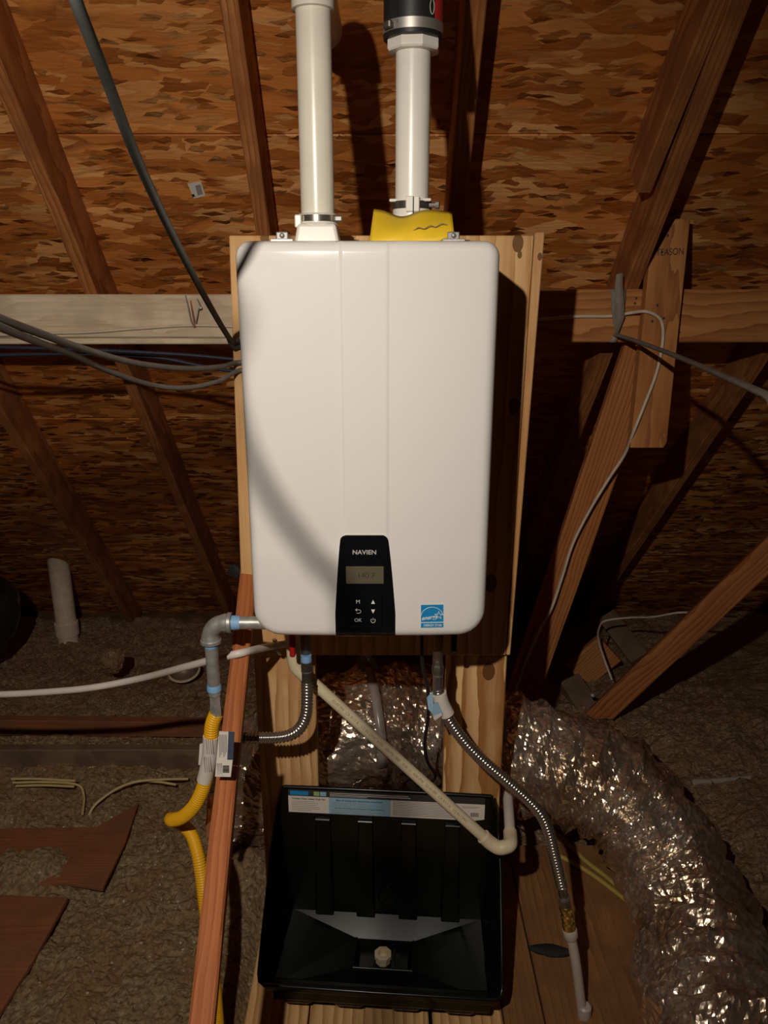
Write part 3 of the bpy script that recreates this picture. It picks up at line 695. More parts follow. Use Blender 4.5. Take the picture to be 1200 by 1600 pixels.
# hanging brackets on top
for px in (441, 708.5):
    YK = 1.366; q = at(px, 372, YK)
    b_ = box('bracket', (q.x, YK, at(px, 370, YK).z-.004), (.0205, .003, .024), M['bright'], heater, .0018, 2)
    lathe('screw', (q.x, YK-.0012, at(px, 368, YK).z), (0, -1, 0), [(0, .0042), (.002, .0042), (.003, .003), (.0035, .001)], M['bright'], b_, 12)
    box('tab', (q.x, YK+.002, HZ1+.0015), (.038, .022, .005), M['galv'], b_, .001)
# flue collars (left: tapered base and clamp, right: flanged split collar)
YV = 1.49; XL, XR = -.120, .0505
def vz(y): return at(600, y, YV-.03).z
zc = vz(349)
bm = bmesh.new()
def ringq(w, d, z): return [bm.verts.new((XL+sx*w, YV+sy*d, z)) for sx, sy in ((-1, -1), (1, -1), (1, 1), (-1, 1))]
A = ringq(.041, .042, HZ1-.002); B = ringq(.034, .036, zc)
for k in range(4): bm.faces.new((A[k], A[(k+1) % 4], B[(k+1) % 4], B[k]))
bm.faces.new(A[::-1]); bm.faces.new(B); bev(bm, .006, 3)
cl = fin(bm, 'flue_collar', M['pvc_white'], heater, loc=(XL, YV, HZ1))
lathe('collar_ring', (XL, YV, zc-.002), (0, 0, 1), [(0, .0355), (.002, .037), (.004, .0345), (.016, .0345), (.018, .0365), (.020, .033)], M['pvc_white'], cl, 32)
lathe('hose_clamp', (XL, YV, zc+.004), (0, 0, 1), [(0, .0355), (0, .0362), (.0105, .0362), (.0105, .0355)], M['steel'], cl, 32)
box('clamp_screw', (XL+.038, YV-.012, zc+.009), (.014, .012, .010), M['bright'], cl, .002)
box('collar_rib', (XL-.0335, YV-.022, zc+.004), (.012, .014, .022), M['pvc_white'], cl, .002)
z0 = vz(341)
cr = lathe('flue_collar', (XR, YV, HZ1-.002), (0, 0, 1), [(0, .040), (z0-HZ1-.004, .036), (z0-HZ1, .0395), (z0-HZ1+.005, .0395), (z0-HZ1+.006, .0345), (vz(312)-HZ1+.003, .0345)], M['pvc_white'], heater, 32)
lathe('hose_clamp', (XR, YV, vz(325)), (0, 0, 1), [(0, .0345), (0, .0362), (.0125, .0362), (.0125, .0345)], M['dark_metal'], cr, 32)
box('split_lug', (XR+.000, YV-.0355, vz(319)), (.024, .006, .026), M['pvc_white'], cr, .0015)
box('split_lug', (XR-.034, YV-.016, vz(312)), (.014, .010, .005), M['pvc_white'], cr, .0015)
box('split_lug', (XR+.026, YV-.026, vz(312)), (.014, .010, .005), M['pvc_white'], cr, .0015)
box('split_seam', (XR+.001, YV-.0392, vz(322)), (.0018, .0014, .030), M['ink'], cr, 0)
lathe('clamp_screw', (XR+.030, YV-.022, vz(320)), (1, -.2, 0), [(0, .004), (.012, .004), (.012, .007), (.018, .007)], M['bright'], cr, 10)
# bottom fittings belonging to the heater
def hbz(y, Y): return at(600, y, Y).z
def stub(name, px, Y, y0, y1, r, mat, n=20, prof=None, parent=heater):
    z1 = hbz(y1, Y); x = at(px, (y0+y1)/2, Y).x; top = HZ0+.003
    return lathe(name, (x, Y, z1), (0, 0, 1), [(0, r*.9), (.002, r), (top-z1, r)], mat, parent, n)
stub('outlet_fitting', 478, 1.50, 1000, 1027, .0125, M['dark_metal'])
stub('inlet_fitting', 684, 1.50, 1000, 1046, .0115, M['dull_brass'])
h = box('valve_handle', (at(457, 1010, 1.47).x, 1.47, hbz(1008, 1.47)+.012), (.012, .018, .075), M['red'], heater, .003)
box('black_plug', (at(709, 1010, 1.50).x, 1.50, hbz(1012, 1.5)+.03), (.012, .012, .085), M['rubber'], heater, .003)

# ================================================================== vent pipes, yellow sheet
vp = root('vent_pipe', (XL, YV, zc), 'cream vent pipe rising from the left flue collar', 'pipe')
lathe('pipe', (XL, YV, zc+.004), (0, 0, 1), [(0, .0302), (.8, .0302)][:1]+[(vz(2)-zc+.02, .0302)], M['pvc'], vp, 40)
zcp = at(600, 6, YV-.036).z
lathe('pipe_coupling', (XL, YV, zcp), (0, 0, 1), [(0, .031), (.001, .0365), (.028, .0365), (.029, .034)], M['pvc'], vp, 40)
tube('elbow', [(XL, YV, zcp+.02), (XL, YV+.003, zcp+.035), (XL, YV+.018, zcp+.048), (XL, YV+.05, zcp+.050), (XL, YV+.30, zcp+.052)], .035, M['pvc'], vp, n=28)
vq = root('vent_pipe', (XR, YV, z0), 'cream vent pipe under the black rubber coupling, yellow sheet at its foot', 'pipe')
zh = at(600, 72, YV-.04).z
lathe('pipe', (XR, YV, z0+.002), (0, 0, 1), [(0, .0302), (zh-z0+.02, .0302)], M['pvc_white'], vq, 40)
lathe('hex_bushing', (XR, YV, zh), (0, 0, 1), [(0, .044), (.003, .0465), (.016, .0465), (.018, .045)], M['pvc_white'], vq, 8, smooth=False, phase=.3)
rc = root('rubber_coupling', (XR-.001, YV, zh+.018), 'black rubber coupling with steel clamp at the top of the picture', 'coupling')
lathe('sleeve', (XR-.001, YV, zh+.017), (0, 0, 1), [(0, .046), (.002, .0502), (.10, .0502), (.16, .0502), (.162, .046)], M['rubber'], rc, 40)
zb_ = at(600, 41, YV-.05).z
lathe('clamp_band', (XR-.001, YV, zb_-.001), (0, 0, 1), [(0, .0502), (0, .0515), (.0155, .0515), (.0155, .0502)], M['band'], rc, 40)
box('clamp_screw_housing', (XR-.042, YV-.034, zb_+.006), (.018, .014, .012), M['dark_metal'], rc, .002, rot=Matrix.Rotation(math.radians(-52), 3, 'Z'))
for k in range(3): lathe('clamp_slot', (XR-.028-.007*k, YV-.0445+.005*k, zb_+.010), (-.5, -1, 0), [(0, .0022), (.002, .0018)], M['bright'], rc, 8)
# red printed label on the sleeve
def cyl_patch(name, cx_, cy_, z0_, z1_, a0, a1, r, mat, parent, n=10):
    bm = bmesh.new(); P = []
    for k in range(n+1):
        a = math.radians(a0+(a1-a0)*k/n); P.append([bm.verts.new((cx_+rr*math.sin(a), cy_-rr*math.cos(a), z)) for rr, z in ((r, z0_), (r, z1_), (r-.001, z1_), (r-.001, z0_))])
    for A, B in zip(P, P[1:]):
        for i in range(4): bm.faces.new((A[i], A[(i+1) % 4], B[(i+1) % 4], B[i]))
    bm.faces.new(P[0]); bm.faces.new(P[-1][::-1])
    return fin(bm, name, mat, parent, True, loc=(cx_, cy_, z0_), auto=40)
za = at(600, 28, YV-.04).z
cyl_patch('red_label', XR-.001, YV, za, za+.045, 44, 74, .0507, M['red_print'], rc)
ring = []
for k in range(17):
    t = 2*math.pi*k/16; a = math.radians(36)+.085*math.cos(t); ring.append((XR-.001+.0508*math.sin(a), YV-.0508*math.cos(a), za+.016+.011*math.sin(t)))
tube('printed_ring', ring, .0007, M['silver_print'], rc, n=6, straight=True)
# yellow sheet folded round the pipe
bm = bmesh.new(); g = []
za_, n_ = HZ1, 24
def Yp(x, y, Y): return at(x, y, Y)
topL, botL, topR, botR = (584, 326), (578, 377), (706, 331), (709, 372)
for k in range(n_+1):
    t = k/n_; row = []
    for m_ in range(9):
        s_ = m_/8
        yt = 326+(5)*t+13*math.exp(-((t-.36)/.2)**2)*1.0; ytp = yt-3*math.sin(math.pi*t)
        yb2 = 378-9*max(0, (t-.72)/.28)**1.5
        x = (584+(706-584)*t)*(1-s_)+(577+(710-577)*t)*s_; y = ytp*(1-s_)+yb2*s_
        Yd = 1.432-.03*math.sin(math.pi*s_)*.4-.012*math.sin(math.pi*t)+.02*(1-s_)-.035*s_+.004*math.sin(9*t+3*s_)
        row.append(bm.verts.new(at(x, y, Yd)))
    g.append(row)
for A, B in zip(g, g[1:]):
    for i in range(8): bm.faces.new((A[i], A[i+1], B[i+1], B[i]))
o = fin(bm, 'yellow_sheet', M['yellow_sheet'], None, True, loc=at(640, 370, 1.42)); tag(o, 'curled yellow plastic sheet lying on the heater top round the vent pipe', 'sheet')
sm = o.modifiers.new('thick', 'SOLIDIFY'); sm.thickness = .0015
pts = [at(600+9*k, 366-1.5*k+(2 if k % 2 else -1.5), 1.395+.002*abs(k-6)) for k in range(12)]
o2 = tube('print_line', pts, .0009, M['brown_ink'], None, n=5); o2.parent = o; o2.location = o2.location-o.location

# ================================================================== cables
CB = [at(72, -130, .69), at(118, 0, .72), at(165, 120, .79), at(215, 250, .91), at(272, 372, 1.12), at(328, 478, 1.42), at(361, 532, 1.61), at(372, 533, 1.645), at(392, 533, 1.648)]
o = tube('black_cable', CB, .0056, M['cord_black'], n=12, res=10); tag(o, 'thick black cable slanting down from upper left to the board', 'cable')
o = tube('black_cable', [at(352, 516, 1.60), at(362, 540, 1.625), at(373, 542, 1.645), at(392, 542, 1.648)], .0042, M['cord_black'], n=10); tag(o, 'short black cable end bending round the board edge beside the thick one', 'cable')
G1 = [at(-260, 395, .58), at(-80, 464, .74), at(0, 498, .84), at(60, 520, .98), at(130, 545, 1.13), at(210, 567, 1.30), at(290, 576, 1.46), at(345, 573, 1.58), at(368, 567, 1.645), at(390, 566, 1.648)]
o = tube('grey_cable', G1, .0052, M['cord_grey'], n=12, res=10); tag(o, 'upper grey cable sagging from the left edge to the board', 'cable')
G2 = [at(-260, 405, .56), at(-80, 476, .72), at(0, 511, .82), at(60, 535, .97), at(110, 553, 1.10), at(170, 580, 1.24), at(235, 601, 1.38), at(290, 606, 1.48), at(340, 596, 1.58), at(370, 580, 1.645), at(392, 578, 1.648)]
o = tube('grey_cable', G2, .0047, M['cord_grey'], n=12, res=10); tag(o, 'lower grey cable sagging deepest between left edge and board', 'cable')
for k, (pp, lab) in enumerate((([(-60, 541), (120, 546), (250, 552), (310, 556), (375, 562), (460, 566)], 'dark blue cable just under the grey crossbeam'), ([(-60, 556), (120, 553), (240, 558), (330, 575), (375, 580), (460, 582)], 'lower dark blue cable under the grey crossbeam'))):
    o = tube('blue_cable', [at(x, y, 2.05+.04*k) for x, y in pp], .0048, M['cord_blue'], n=8); tag(o, lab, 'cable')
o = tube('white_cable', [at(x, y, YP-.006) for x, y in ((-40, 525), (70, 521), (140, 519), (220, 513), (300, 508.5), (365, 510), (430, 512))], .0038, M['cord_white'], n=8); tag(o, 'thin white cable running along the grey crossbeam', 'cable')
WR = [at(800, 503, YP-.006), at(845, 499, YP-.006), at(900, 494.5, YP-.006), at(955, 494, YP-.008), at(985, 489, YP-.02), at(1010, 487, yb-.008), at(1030, 497, yb-.008), at(1036, 515, yb-.007), at(1034, 545, yb-.007), at(1025, 585, yb-.007),
      at(1008, 630, yb-.01), at(990, 675, yb-.012), at(976, 710, 2.31), at(950, 750, 2.34), at(920, 800, 2.36), at(895, 850, 2.375), at(879, 900, 2.39), at(862, 950, 2.40), at(842, 988, 2.41), at(822, 1035, 2.42), at(806, 1080, 2.43)]
o = tube('white_cable', WR, .0048, M['cord_white'], n=8, res=6); tag(o, 'white cable looping over the upright block and down the strut', 'cable')
o = tube('white_cable', [at(956, 1062, 2.95), at(944, 1030, 3.0), at(935, 1000, 3.1), at(936, 982, 3.2), at(946, 970, 3.25), at(985, 965, 3.2), at(1020, 964, 3.1), at(1065, 957, 3.0), at(1110, 961, 3.05), at(1150, 964, 3.1)], .0048, M['cord_white'], n=8); tag(o, 'white cable looping behind the right strut', 'cable')
# grey webbing tied on the orange crossbeam, and the grey cable it carries
st = root('webbing_tie', at(966, 500, YP), 'grey webbing tie wrapped over the orange crossbeam', 'tie')
def ribbon(name, L_, R_, th, mat, parent, loc=None):
    bm = bmesh.new(); a = [bm.verts.new(p) for p in L_]; b = [bm.verts.new(p) for p in R_]
    for i in range(len(a)-1): bm.faces.new((a[i], b[i], b[i+1], a[i+1]))
    o = fin(bm, name, mat, parent, True, loc=loc or L_[0]); m_ = o.modifiers.new('thick', 'SOLIDIFY'); m_.thickness = th; m_.offset = 0; return o
yw = YP-.014
ribbon('upper_tail', [at(963, 429, yw-.02), at(961, 447, yw-.012), at(960, 470, yw-.004), at(960, 495, yw), at(962, 525, yw-.006)], [at(973, 426, yw-.02), at(973, 445, yw-.014), at(975, 470, yw-.012), at(976, 495, yw-.01), at(964, 526, yw-.006)], .003, M['fabric'], st)
ribbon('wrap', [at(954, 452, yw+.006), at(955, 470, yw), at(957, 500, yw), at(962, 520, yw-.002)], [at(978, 452, yw+.006), at(977, 470, yw), at(971, 500, yw), at(966, 522, yw-.002)], .002, M['fabric'], st)
ribbon('lower_tail', [at(963, 520, yw-.004), at(955, 530, yw), at(950, 534, yw+.004)], [at(966, 522, yw-.004), at(964, 533, yw), at(962, 536, yw+.004)], .002, M['fabric'], st)
o = tube('grey_cable', [at(962, 523, yw-.008), at(985, 530, 2.2), at(1030, 546, 2.0), at(1080, 566, 1.72), at(1140, 592, 1.36), at(1200, 618, 1.08), at(1290, 655, .85), (.62, .45, EYE+.14), (.75, .1, EYE+.3)], .0088, M['cord_grey'], n=12, flat=.62); tag(o, 'flat grey cable pulled from the webbing tie to the right edge', 'cable')
# bent nails and wire loop on the grey crossbeam
bn = root('bent_nail', at(298, 490, YP), 'two bent nails and a wire hook holding the white cable', 'nail')
tube('nail', [at(290, 461, YP-.001), at(294, 480, YP-.012), at(298, 500, YP-.018), at(303, 511, YP-.012)], .0017, M['galv'], bn, n=6)
tube('nail', [at(298, 470, YP+.001), at(301, 490, YP-.014), at(304, 510, YP-.02)], .0022, M['copper'], bn, n=6)
tube('wire_hook', [at(308, 467, YP-.002), at(312, 476, YP-.014), at(314, 482, YP-.018), at(310, 484, YP-.014), at(308, 495, YP-.014), at(306, 506, YP-.012)], .002, M['galv'], bn, n=6)
# lamp cord hanging just outside the frame (its shadow falls on the heater)
def between(px, py, k, Yw=HY): Sx = at(px, py, Yw); return LAMP+(Sx-LAMP)/k
LC = [LAMP+V((-.22, .04, -.10)), LAMP+V((-.17, .12, -.10)), between(300, 470, 4.6), between(345, 590, 3.5), between(372, 676, 3.1), between(398, 735, 3.0), between(440, 805, 3.0), between(495, 880, 3.05), between(542, 950, 3.2), LAMP+V((.06, .30, -.36)), LAMP+V((.02, .12, -.5))]
o = tube('lamp_cord', LC, .005, M['cord_black'], n=10); tag(o, 'black lamp cord hanging beside the viewer, shadowing the heater', 'cord')

# ================================================================== gas line at left
YG = 1.37
gx = at(331.5, 1030, YG).x; gz = at(340, 973, YG).z
gl = root('gas_pipe', (gx, YG, gz), 'galvanised gas pipe with elbow and blue thread tape, left of the heater', 'pipe')
el = []
for k in range(9):
    t = math.pi/2*k/8; el.append((gx+.030-.030*math.cos(t)*1.0, YG, gz-.030+.030*math.sin(t)))
el = [(gx, YG, gz-.042)]+el+[(gx+.044, YG, gz)]
tube('elbow', el, lambda s, i: .0165 if 1 < i < 9 else .0185, M['galv'], gl, n=20, straight=True)
lathe('elbow_lip', (gx+.034, YG, gz), (1, 0, 0), [(0, .0185), (.002, .0205), (.008, .0205), (.010, .018)], M['galv'], gl, 24)
lathe('elbow_lip', (gx, YG, gz-.044), (0, 0, 1), [(0, .018), (.002, .0205), (.008, .0205), (.010, .0185)], M['galv'], gl, 24)
lathe('horizontal_nipple', (gx+.03, YG, gz), (1, 0, 0), [(0, .0128), (.20, .0128)], M['galv'], gl, 20)
lathe('blue_tape_ring', (gx+.044, YG, gz), (1, 0, 0), [(0, .0148), (.010, .0142), (.016, .0132)], M['blue_tape'], gl, 20)
zv = at(331, 1078, YG).z
lathe('vertical_nipple', (gx, YG, zv-.01), (0, 0, 1), [(0, .0128), (gz-zv-.02, .0128)], M['galv'], gl, 20)
lathe('blue_tape_ring', (gx, YG, gz-.052), (0, 0, 1), [(0, .0133), (.004, .0145), (.012, .0145)], M['blue_tape'], gl, 20)
lathe('blue_tape_ring', (gx, YG, zv), (0, 0, 1), [(0, .0146), (.008, .0148), (.013, .0133)], M['blue_tape'], gl, 20)
zn = at(331, 1118, YG).z
lathe('adapter', (gx+.001, YG, zn), (0, 0, 1), [(0, .0115), (.004, .0125), (.024, .0125), (.026, .0115), (zv-zn, .0115)], M['galv'], gl, 6, smooth=False)
gh = root('gas_hose', (gx, YG, zn), 'yellow corrugated gas hose with a white wrap label, curling to the left', 'hose')
GP = [(gx, YG, zn+.004), at(331, 1135, YG), at(329, 1170, YG), at(324, 1205, YG), at(316, 1235, YG), at(303, 1260, YG+.004), at(286, 1276, YG+.02), at(271, 1281, YG+.05), at(268, 1280, YG+.085), at(283, 1287, YG+.105), at(299, 1304, YG+.09), at(309, 1335, YG+.06), at(315, 1370, YG+.04), at(320, 1412, YG+.02), at(326, 1460, YG), at(334, 1530, YG-.01), at(340, 1600, YG-.02)]
corrug('hose', GP, .0142, .0011, .0055, M['yellow'], gh, 16)
tube('wrap_label', [at(329.5, 1150, YG), at(328, 1180, YG), at(323, 1205, YG), at(319.5, 1219, YG)], .0162, M['paper'], gh, n=20, res=8)
pl = [at(312, 1163, YG+.012), at(320, 1160, YG+.012), at(318, 1196, YG+.012), at(310, 1195, YG+.012)]
slab('label_flap', pl, (0, .001, 0), M['paper'], gh)
bm = bmesh.new()
for k in range(4):
    for (y0, y1) in ((1155, 1178), (1183, 1206)):
        a = at(325+3.2*k-(y0-1150)*.12, y0, YG-.0172); b = at(325+3.2*k-(y1-1150)*.12, y1, YG-.0172); add_box(bm, (a+b)/2, (.0011, .0006, (a-b).length))
p_ = fin(bm, 'print_lines', M['grey_ink'], gh, loc=at(325, 1180, YG)); p_['kind'] = 'stuff'
# hang tag on the gas hose
YT = 1.195
tg = root('hang_tag', at(350, 1180, YT), 'folded paper tag with dark stripe and barcode hanging by the gas hose', 'tag')
slab('upper_card', [at(342.5, 1143, YT), at(358, 1144, YT), at(356, 1187, YT), at(338, 1188, YT)], (0, .0012, 0), M['paper'], tg)
slab('dark_stripe', [at(357, 1143.5, YT-.0006), at(366.5, 1144, YT+.004), at(364, 1187.5, YT+.004), at(355, 1187.5, YT-.0006)], (0, .0012, 0), M['navy_print'], tg)
slab('lower_card', [at(338, 1187.5, YT-.004), at(363.5, 1188, YT-.004), at(360.5, 1214, YT-.008), at(336, 1213.5, YT-.008)], (0, .0012, 0), M['paper'], tg)
bm = bmesh.new()
for k in range(6):
    a, b = at(345+2*k, 1148, YT-.0008), at(341.5+2.2*k, 1183-4*(k % 3), YT-.0008); add_box(bm, (a+b)/2, (.0011, .0005, (a-b).length), Matrix.Rotation(math.radians(3), 3, 'Y'))
for k in range(4):
    a, b = at(340.5+2.2*k, 1192, YT-.0062), at(339+2.2*k, 1210, YT-.0082); add_box(bm, (a+b)/2, (.0008, .0005, (a-b).length))
p_ = fin(bm, 'print_lines', M['grey_ink'], tg, loc=at(345, 1165, YT)); p_['kind'] = 'stuff'
bm = bmesh.new()
for k in range(8):
    q = at(353, 1196.5+1.45*k, YT-.0063-.0003*k); add_box(bm, q, (.0115, .0005, (.0008, .0014, .0006, .0012)[k % 4]))
p_ = fin(bm, 'barcode', M['ink'], tg, loc=at(353, 1202, YT)); p_['kind'] = 'stuff'
# grey riser and copper stub behind the tag, fed by the left steel hose
# ================================================================== left steel hose
YH = 1.49
sh = root('steel_hose', at(479, 1040, YH), 'corrugated steel hose bending from heater outlet to the left stud', 'hose')
hx0 = at(479, 1040, YH).x
z1_, z2_, z3_ = hbz(1026, YH), hbz(1047, YH), hbz(1065, YH)
lathe('blue_tape_ring', (hx0, YH, hbz(1033, YH)), (0, 0, 1), [(0, .0118), (.004, .0125), (z1_-hbz(1033, YH)+.004, .0115)], M['blue_tape'], sh, 20)
lathe('hex_nut', (hx0, YH, z2_), (0, 0, 1), [(0, .0115), (.003, .0138), (hbz(1033, YH)-z2_, .0138)], M['dark_metal'], sh, 6, smooth=False, phase=.2)
lathe('washer', (hx0, YH, z2_-.003), (0, 0, 1), [(0, .0122), (.003, .0122)], M['bright'], sh, 20)
HP = [(hx0, YH, z2_), (hx0, YH, z3_), at(480, 1090, YH), at(479, 1112, YH), at(474, 1129, YH), at(464, 1142, YH), at(450, 1149.5, YH), at(430, 1152.5, YH), at(400, 1153, YH), at(384, 1153, YH)]
lathe('smooth_end', (hx0, YH, z3_-.004), (0, 0, 1), [(0, .0112), (z2_-z3_+.004, .0112)], M['dark_metal'], sh, 20)
corrug('hose', HP[1:], .0122, .0017, .0078, M['steel'], sh)
tube('smooth_end', [at(384, 1153, YH), at(360, 1154, YH), at(344, 1156, YH)], .0118, M['dark_metal'], sh, n=16)
wr = root('water_riser', at(334, 1240, YH), 'grey riser with white collar and copper stub behind the leaning stud', 'pipe')
tube('riser', [at(344, 1156, YH), at(336, 1163, YH), at(333.5, 1185, YH), at(331, 1235, YH)], .0088, M['galv'], wr, n=14)
q = at(331, 1239, YH); lathe('collar', q, (0, 0, 1), [(0, .0112), (.007, .0112)], M['pvc_white'], wr, 16)
tube('copper_stub', [at(330.5, 1239, YH), at(328.5, 1265, YH), at(326, 1306, YH)], lambda s, i: .0078+(.0016 if (i//2) % 3 == 0 else 0), M['copper'], wr, n=12)
# ================================================================== white tube strung from the left to the board
o = root('water_tube', at(0, 1085, 1.75), 'white plastic tube sagging from the left edge to the clip under the heater', 'tube')
WT = [at(-90, 1087, 1.80), at(0, 1085, 1.76), at(60, 1082, 1.74), at(140, 1075, 1.71), at(220, 1060, 1.68), at(290, 1042, 1.55), at(345, 1027.5, 1.47), at(378, 1020, 1.455), at(405, 1013.5, 1.52), at(436, 1007.5, 1.62), at(470, 1003, 1.645)]
tube('tube', WT, .0085, M['pex'], o, n=12, flat=1)
tube('tube_clip', [at(428, 999, 1.640), at(429, 1003, 1.605), at(432, 1012, 1.604), at(435, 1019, 1.612), at(438, 1022, 1.64)], .004, M['galv'], o, n=8)
lathe('clip_screw', at(437, 1021, 1.642), (0, -1, 0), [(0, .0045), (.003, .004), (.004, .002)], M['copper'], o, 10)

# ================================================================== condensate drain of cream pipe
YC = 1.555
cd = root('drain_pipe', at(480, 1060, YC), 'cream printed drain pipe slanting in front of the pan with elbows', 'pipe')
a, b = at(478, 1056, YC), at(764, 1315, 1.52); d = (b-a).normalized(); rC = .0133
tube('pipe', [a, b], rC, M['cpvc'], cd, n=20, straight=True)
tube('upper_elbow', [at(459, 985, YC), at(459, 1012, YC), at(460, 1030, YC), at(464, 1042, YC), at(472, 1051, YC), a+d*.016], .0165, M['cpvc'], cd, n=18)
YE = 1.515
tube('lower_elbow', [b-d*.018, b+d*.004, at(778, 1324, YE), at(788, 1323.5, YE), at(797, 1319, YE+.008), at(797.5, 1308, YE+.035), at(797, 1300, YE+.052)], .0168, M['cpvc'], cd, n=18)
tube('back_pipe', [at(797, 1310, YE+.03), at(796, 1285, YE+.10), at(793, 1240, YE+.25)], .0133, M['pvc_white'], cd, n=18)
lathe('glue_ring', b-d*.020, d, [(0, .0172), (.003, .0175), (.005, .017)], M['cpvc'], cd, 18)
# printed line along the pipe
mid = a.lerp(b, .5); xdir = d; ydir = (V((0, -1, .55))-xdir*V((0, -1, .55)).dot(xdir)).normalized(); 
zdir = ydir; yv = zdir.cross(xdir)
tx = bpy.data.curves.new('pipe_print', 'FONT'); tx.body = '03:43 PM   CR 9/17 A   1/2 IN CPVC 4120   100 PSI 180F   SDR 11   NSF-PW   03:43 PM   CR 9/17 A   1/2 IN CPVC'; tx.size = .0092; tx.align_x = 'CENTER'; tx.align_y = 'CENTER'; tx.extrude = .0001; tx.materials.append(M['brown_ink'])
o = text_mesh('pipe_print', tx)
mt = Matrix((xdir, yv, zdir)).transposed().to_4x4(); mt.translation = mid+zdir*(rC+.0002); o.matrix_world = mt
bpy.context.view_layer.update(); child_keep(o, cd)

# ================================================================== right steel hose
YR = 1.495
rh = root('steel_hose', at(684, 1050, YR), 'corrugated steel hose sloping down right past the pan to a brass coupler', 'hose')
rx0 = at(684, 1050, YR).x
lathe('hex_nut', (rx0, YR, hbz(1053, YR)), (0, 0, 1), [(0, .0115), (.002, .0135), (.02, .0135), (.022, .012), (hbz(1033, YR)-hbz(1053, YR), .0112)], M['steel'], rh, 6, smooth=False, phase=.3)
lathe('washer', (rx0, YR, hbz(1055, YR)), (0, 0, 1), [(0, .0118), (.003, .0118)], M['bright'], rh, 20)
lathe('smooth_end', (rx0, YR, hbz(1078, YR)), (0, 0, 1), [(0, .0112), (hbz(1054, YR)-hbz(1078, YR), .0112)], M['steel'], rh, 20)
RPp = [(rx0, YR, hbz(1076, YR)), at(688, 1095, YR), at(700, 1122, YR), at(725, 1158, YR), at(755, 1189, YR), at(790, 1219, YR), at(825, 1250, YR), at(846, 1274, YR-.005), at(858, 1302, YR-.01), at(866, 1335, YR-.015), at(873, 1365, YR-.02), at(878, 1386, YR-.025)]
corrug('hose', RPp, .0122, .0017, .0078, M['steel'], rh)
tube('hose_label', [at(686, 1083, YR), at(691, 1100, YR), at(699, 1116, YR)], .0165, M['paper'], rh, n=18)
slab('label_flap', [at(667, 1090, YR-.004), at(676, 1080, YR-.004), at(678, 1118, YR-.008), at(669, 1108, YR-.008)], (0, .001, 0), M['paper_blue'], rh)
slab('label_flap', [at(677, 1100, YR-.016), at(684, 1097, YR-.018), at(692, 1115, YR-.018), at(680, 1125, YR-.012), at(676, 1118, YR-.012)], (0, .001, 0), M['paper_blue'], rh)
slab('label_edge', [at(677, 1120, YR-.014), at(690, 1114, YR-.0195), at(691, 1118, YR-.0195), at(679, 1126, YR-.014)], (0, .001, 0), M['paper'], rh)
a, b = at(878, 1386, YR-.025), at(891, 1458, YR-.045); d = (b-a).normalized(); Lc = (b-a).length
lathe('crimp_sleeve', a-d*.003, d, [(0, .0110), (.028, .0110)], M['dark_metal'], rh, 18)
lathe('washer', a+d*.024, d, [(0, .0135), (.004, .0135), (.008, .0125)], M['bright'], rh, 18)
lathe('hex_nut', a+d*.032, d, [(0, .0138), (.014, .0138), (.017, .0125)], M['dark_metal'], rh, 6, smooth=False)
bc = lathe('brass_coupler', a+d*.048, d, [(0, .0125), (.004, .0150), (.012, .0150), (.014, .0118), (.022, .0118), (.025, .0152), (.033, .0152), (.035, .012), (.042, .012), (.045, .0158), (.062, .0158), (Lc-.044, .0145)], M['brass'], rh, 22)
wp = root('supply_tube', b, 'dull white tube dropping from the brass coupler to the deck', 'tube')
lathe('collar', b-d*.012, d, [(0, .0165), (.002, .0175), (.020, .0175), (.028, .0125)], M['pex_dull'], wp, 22)
e_ = at(911, 1592, 1.43)
tube('tube', [b, at(899, 1500, 1.44), at(905, 1545, 1.435), e_, (e_.x+.003, 1.428, -.02)], .0118, M['pex_dull'], wp, n=18)
lathe('collar', (e_.x+.001, 1.43, .0), (0, 0, 1), [(0, .016), (.012, .0175), (.03, .0165), (.034, .012)], M['pex_dull'], wp, 22)
# power cord
o = tube('power_cord', [(at(659, 1005, 1.54).x, 1.54, HZ0+.004), at(659, 1012, 1.54), at(661, 1045, 1.55), at(669, 1080, 1.57), at(669, 1120, 1.60), at(664, 1160, 1.64), at(668, 1190, 1.70), at(680, 1215, 1.76), at(650, 1240, 1.78), at(646, 1290, 1.76)], .0042, M['rubber'], n=8); tag(o, 'black power cord hanging from the heater between the posts', 'cord')

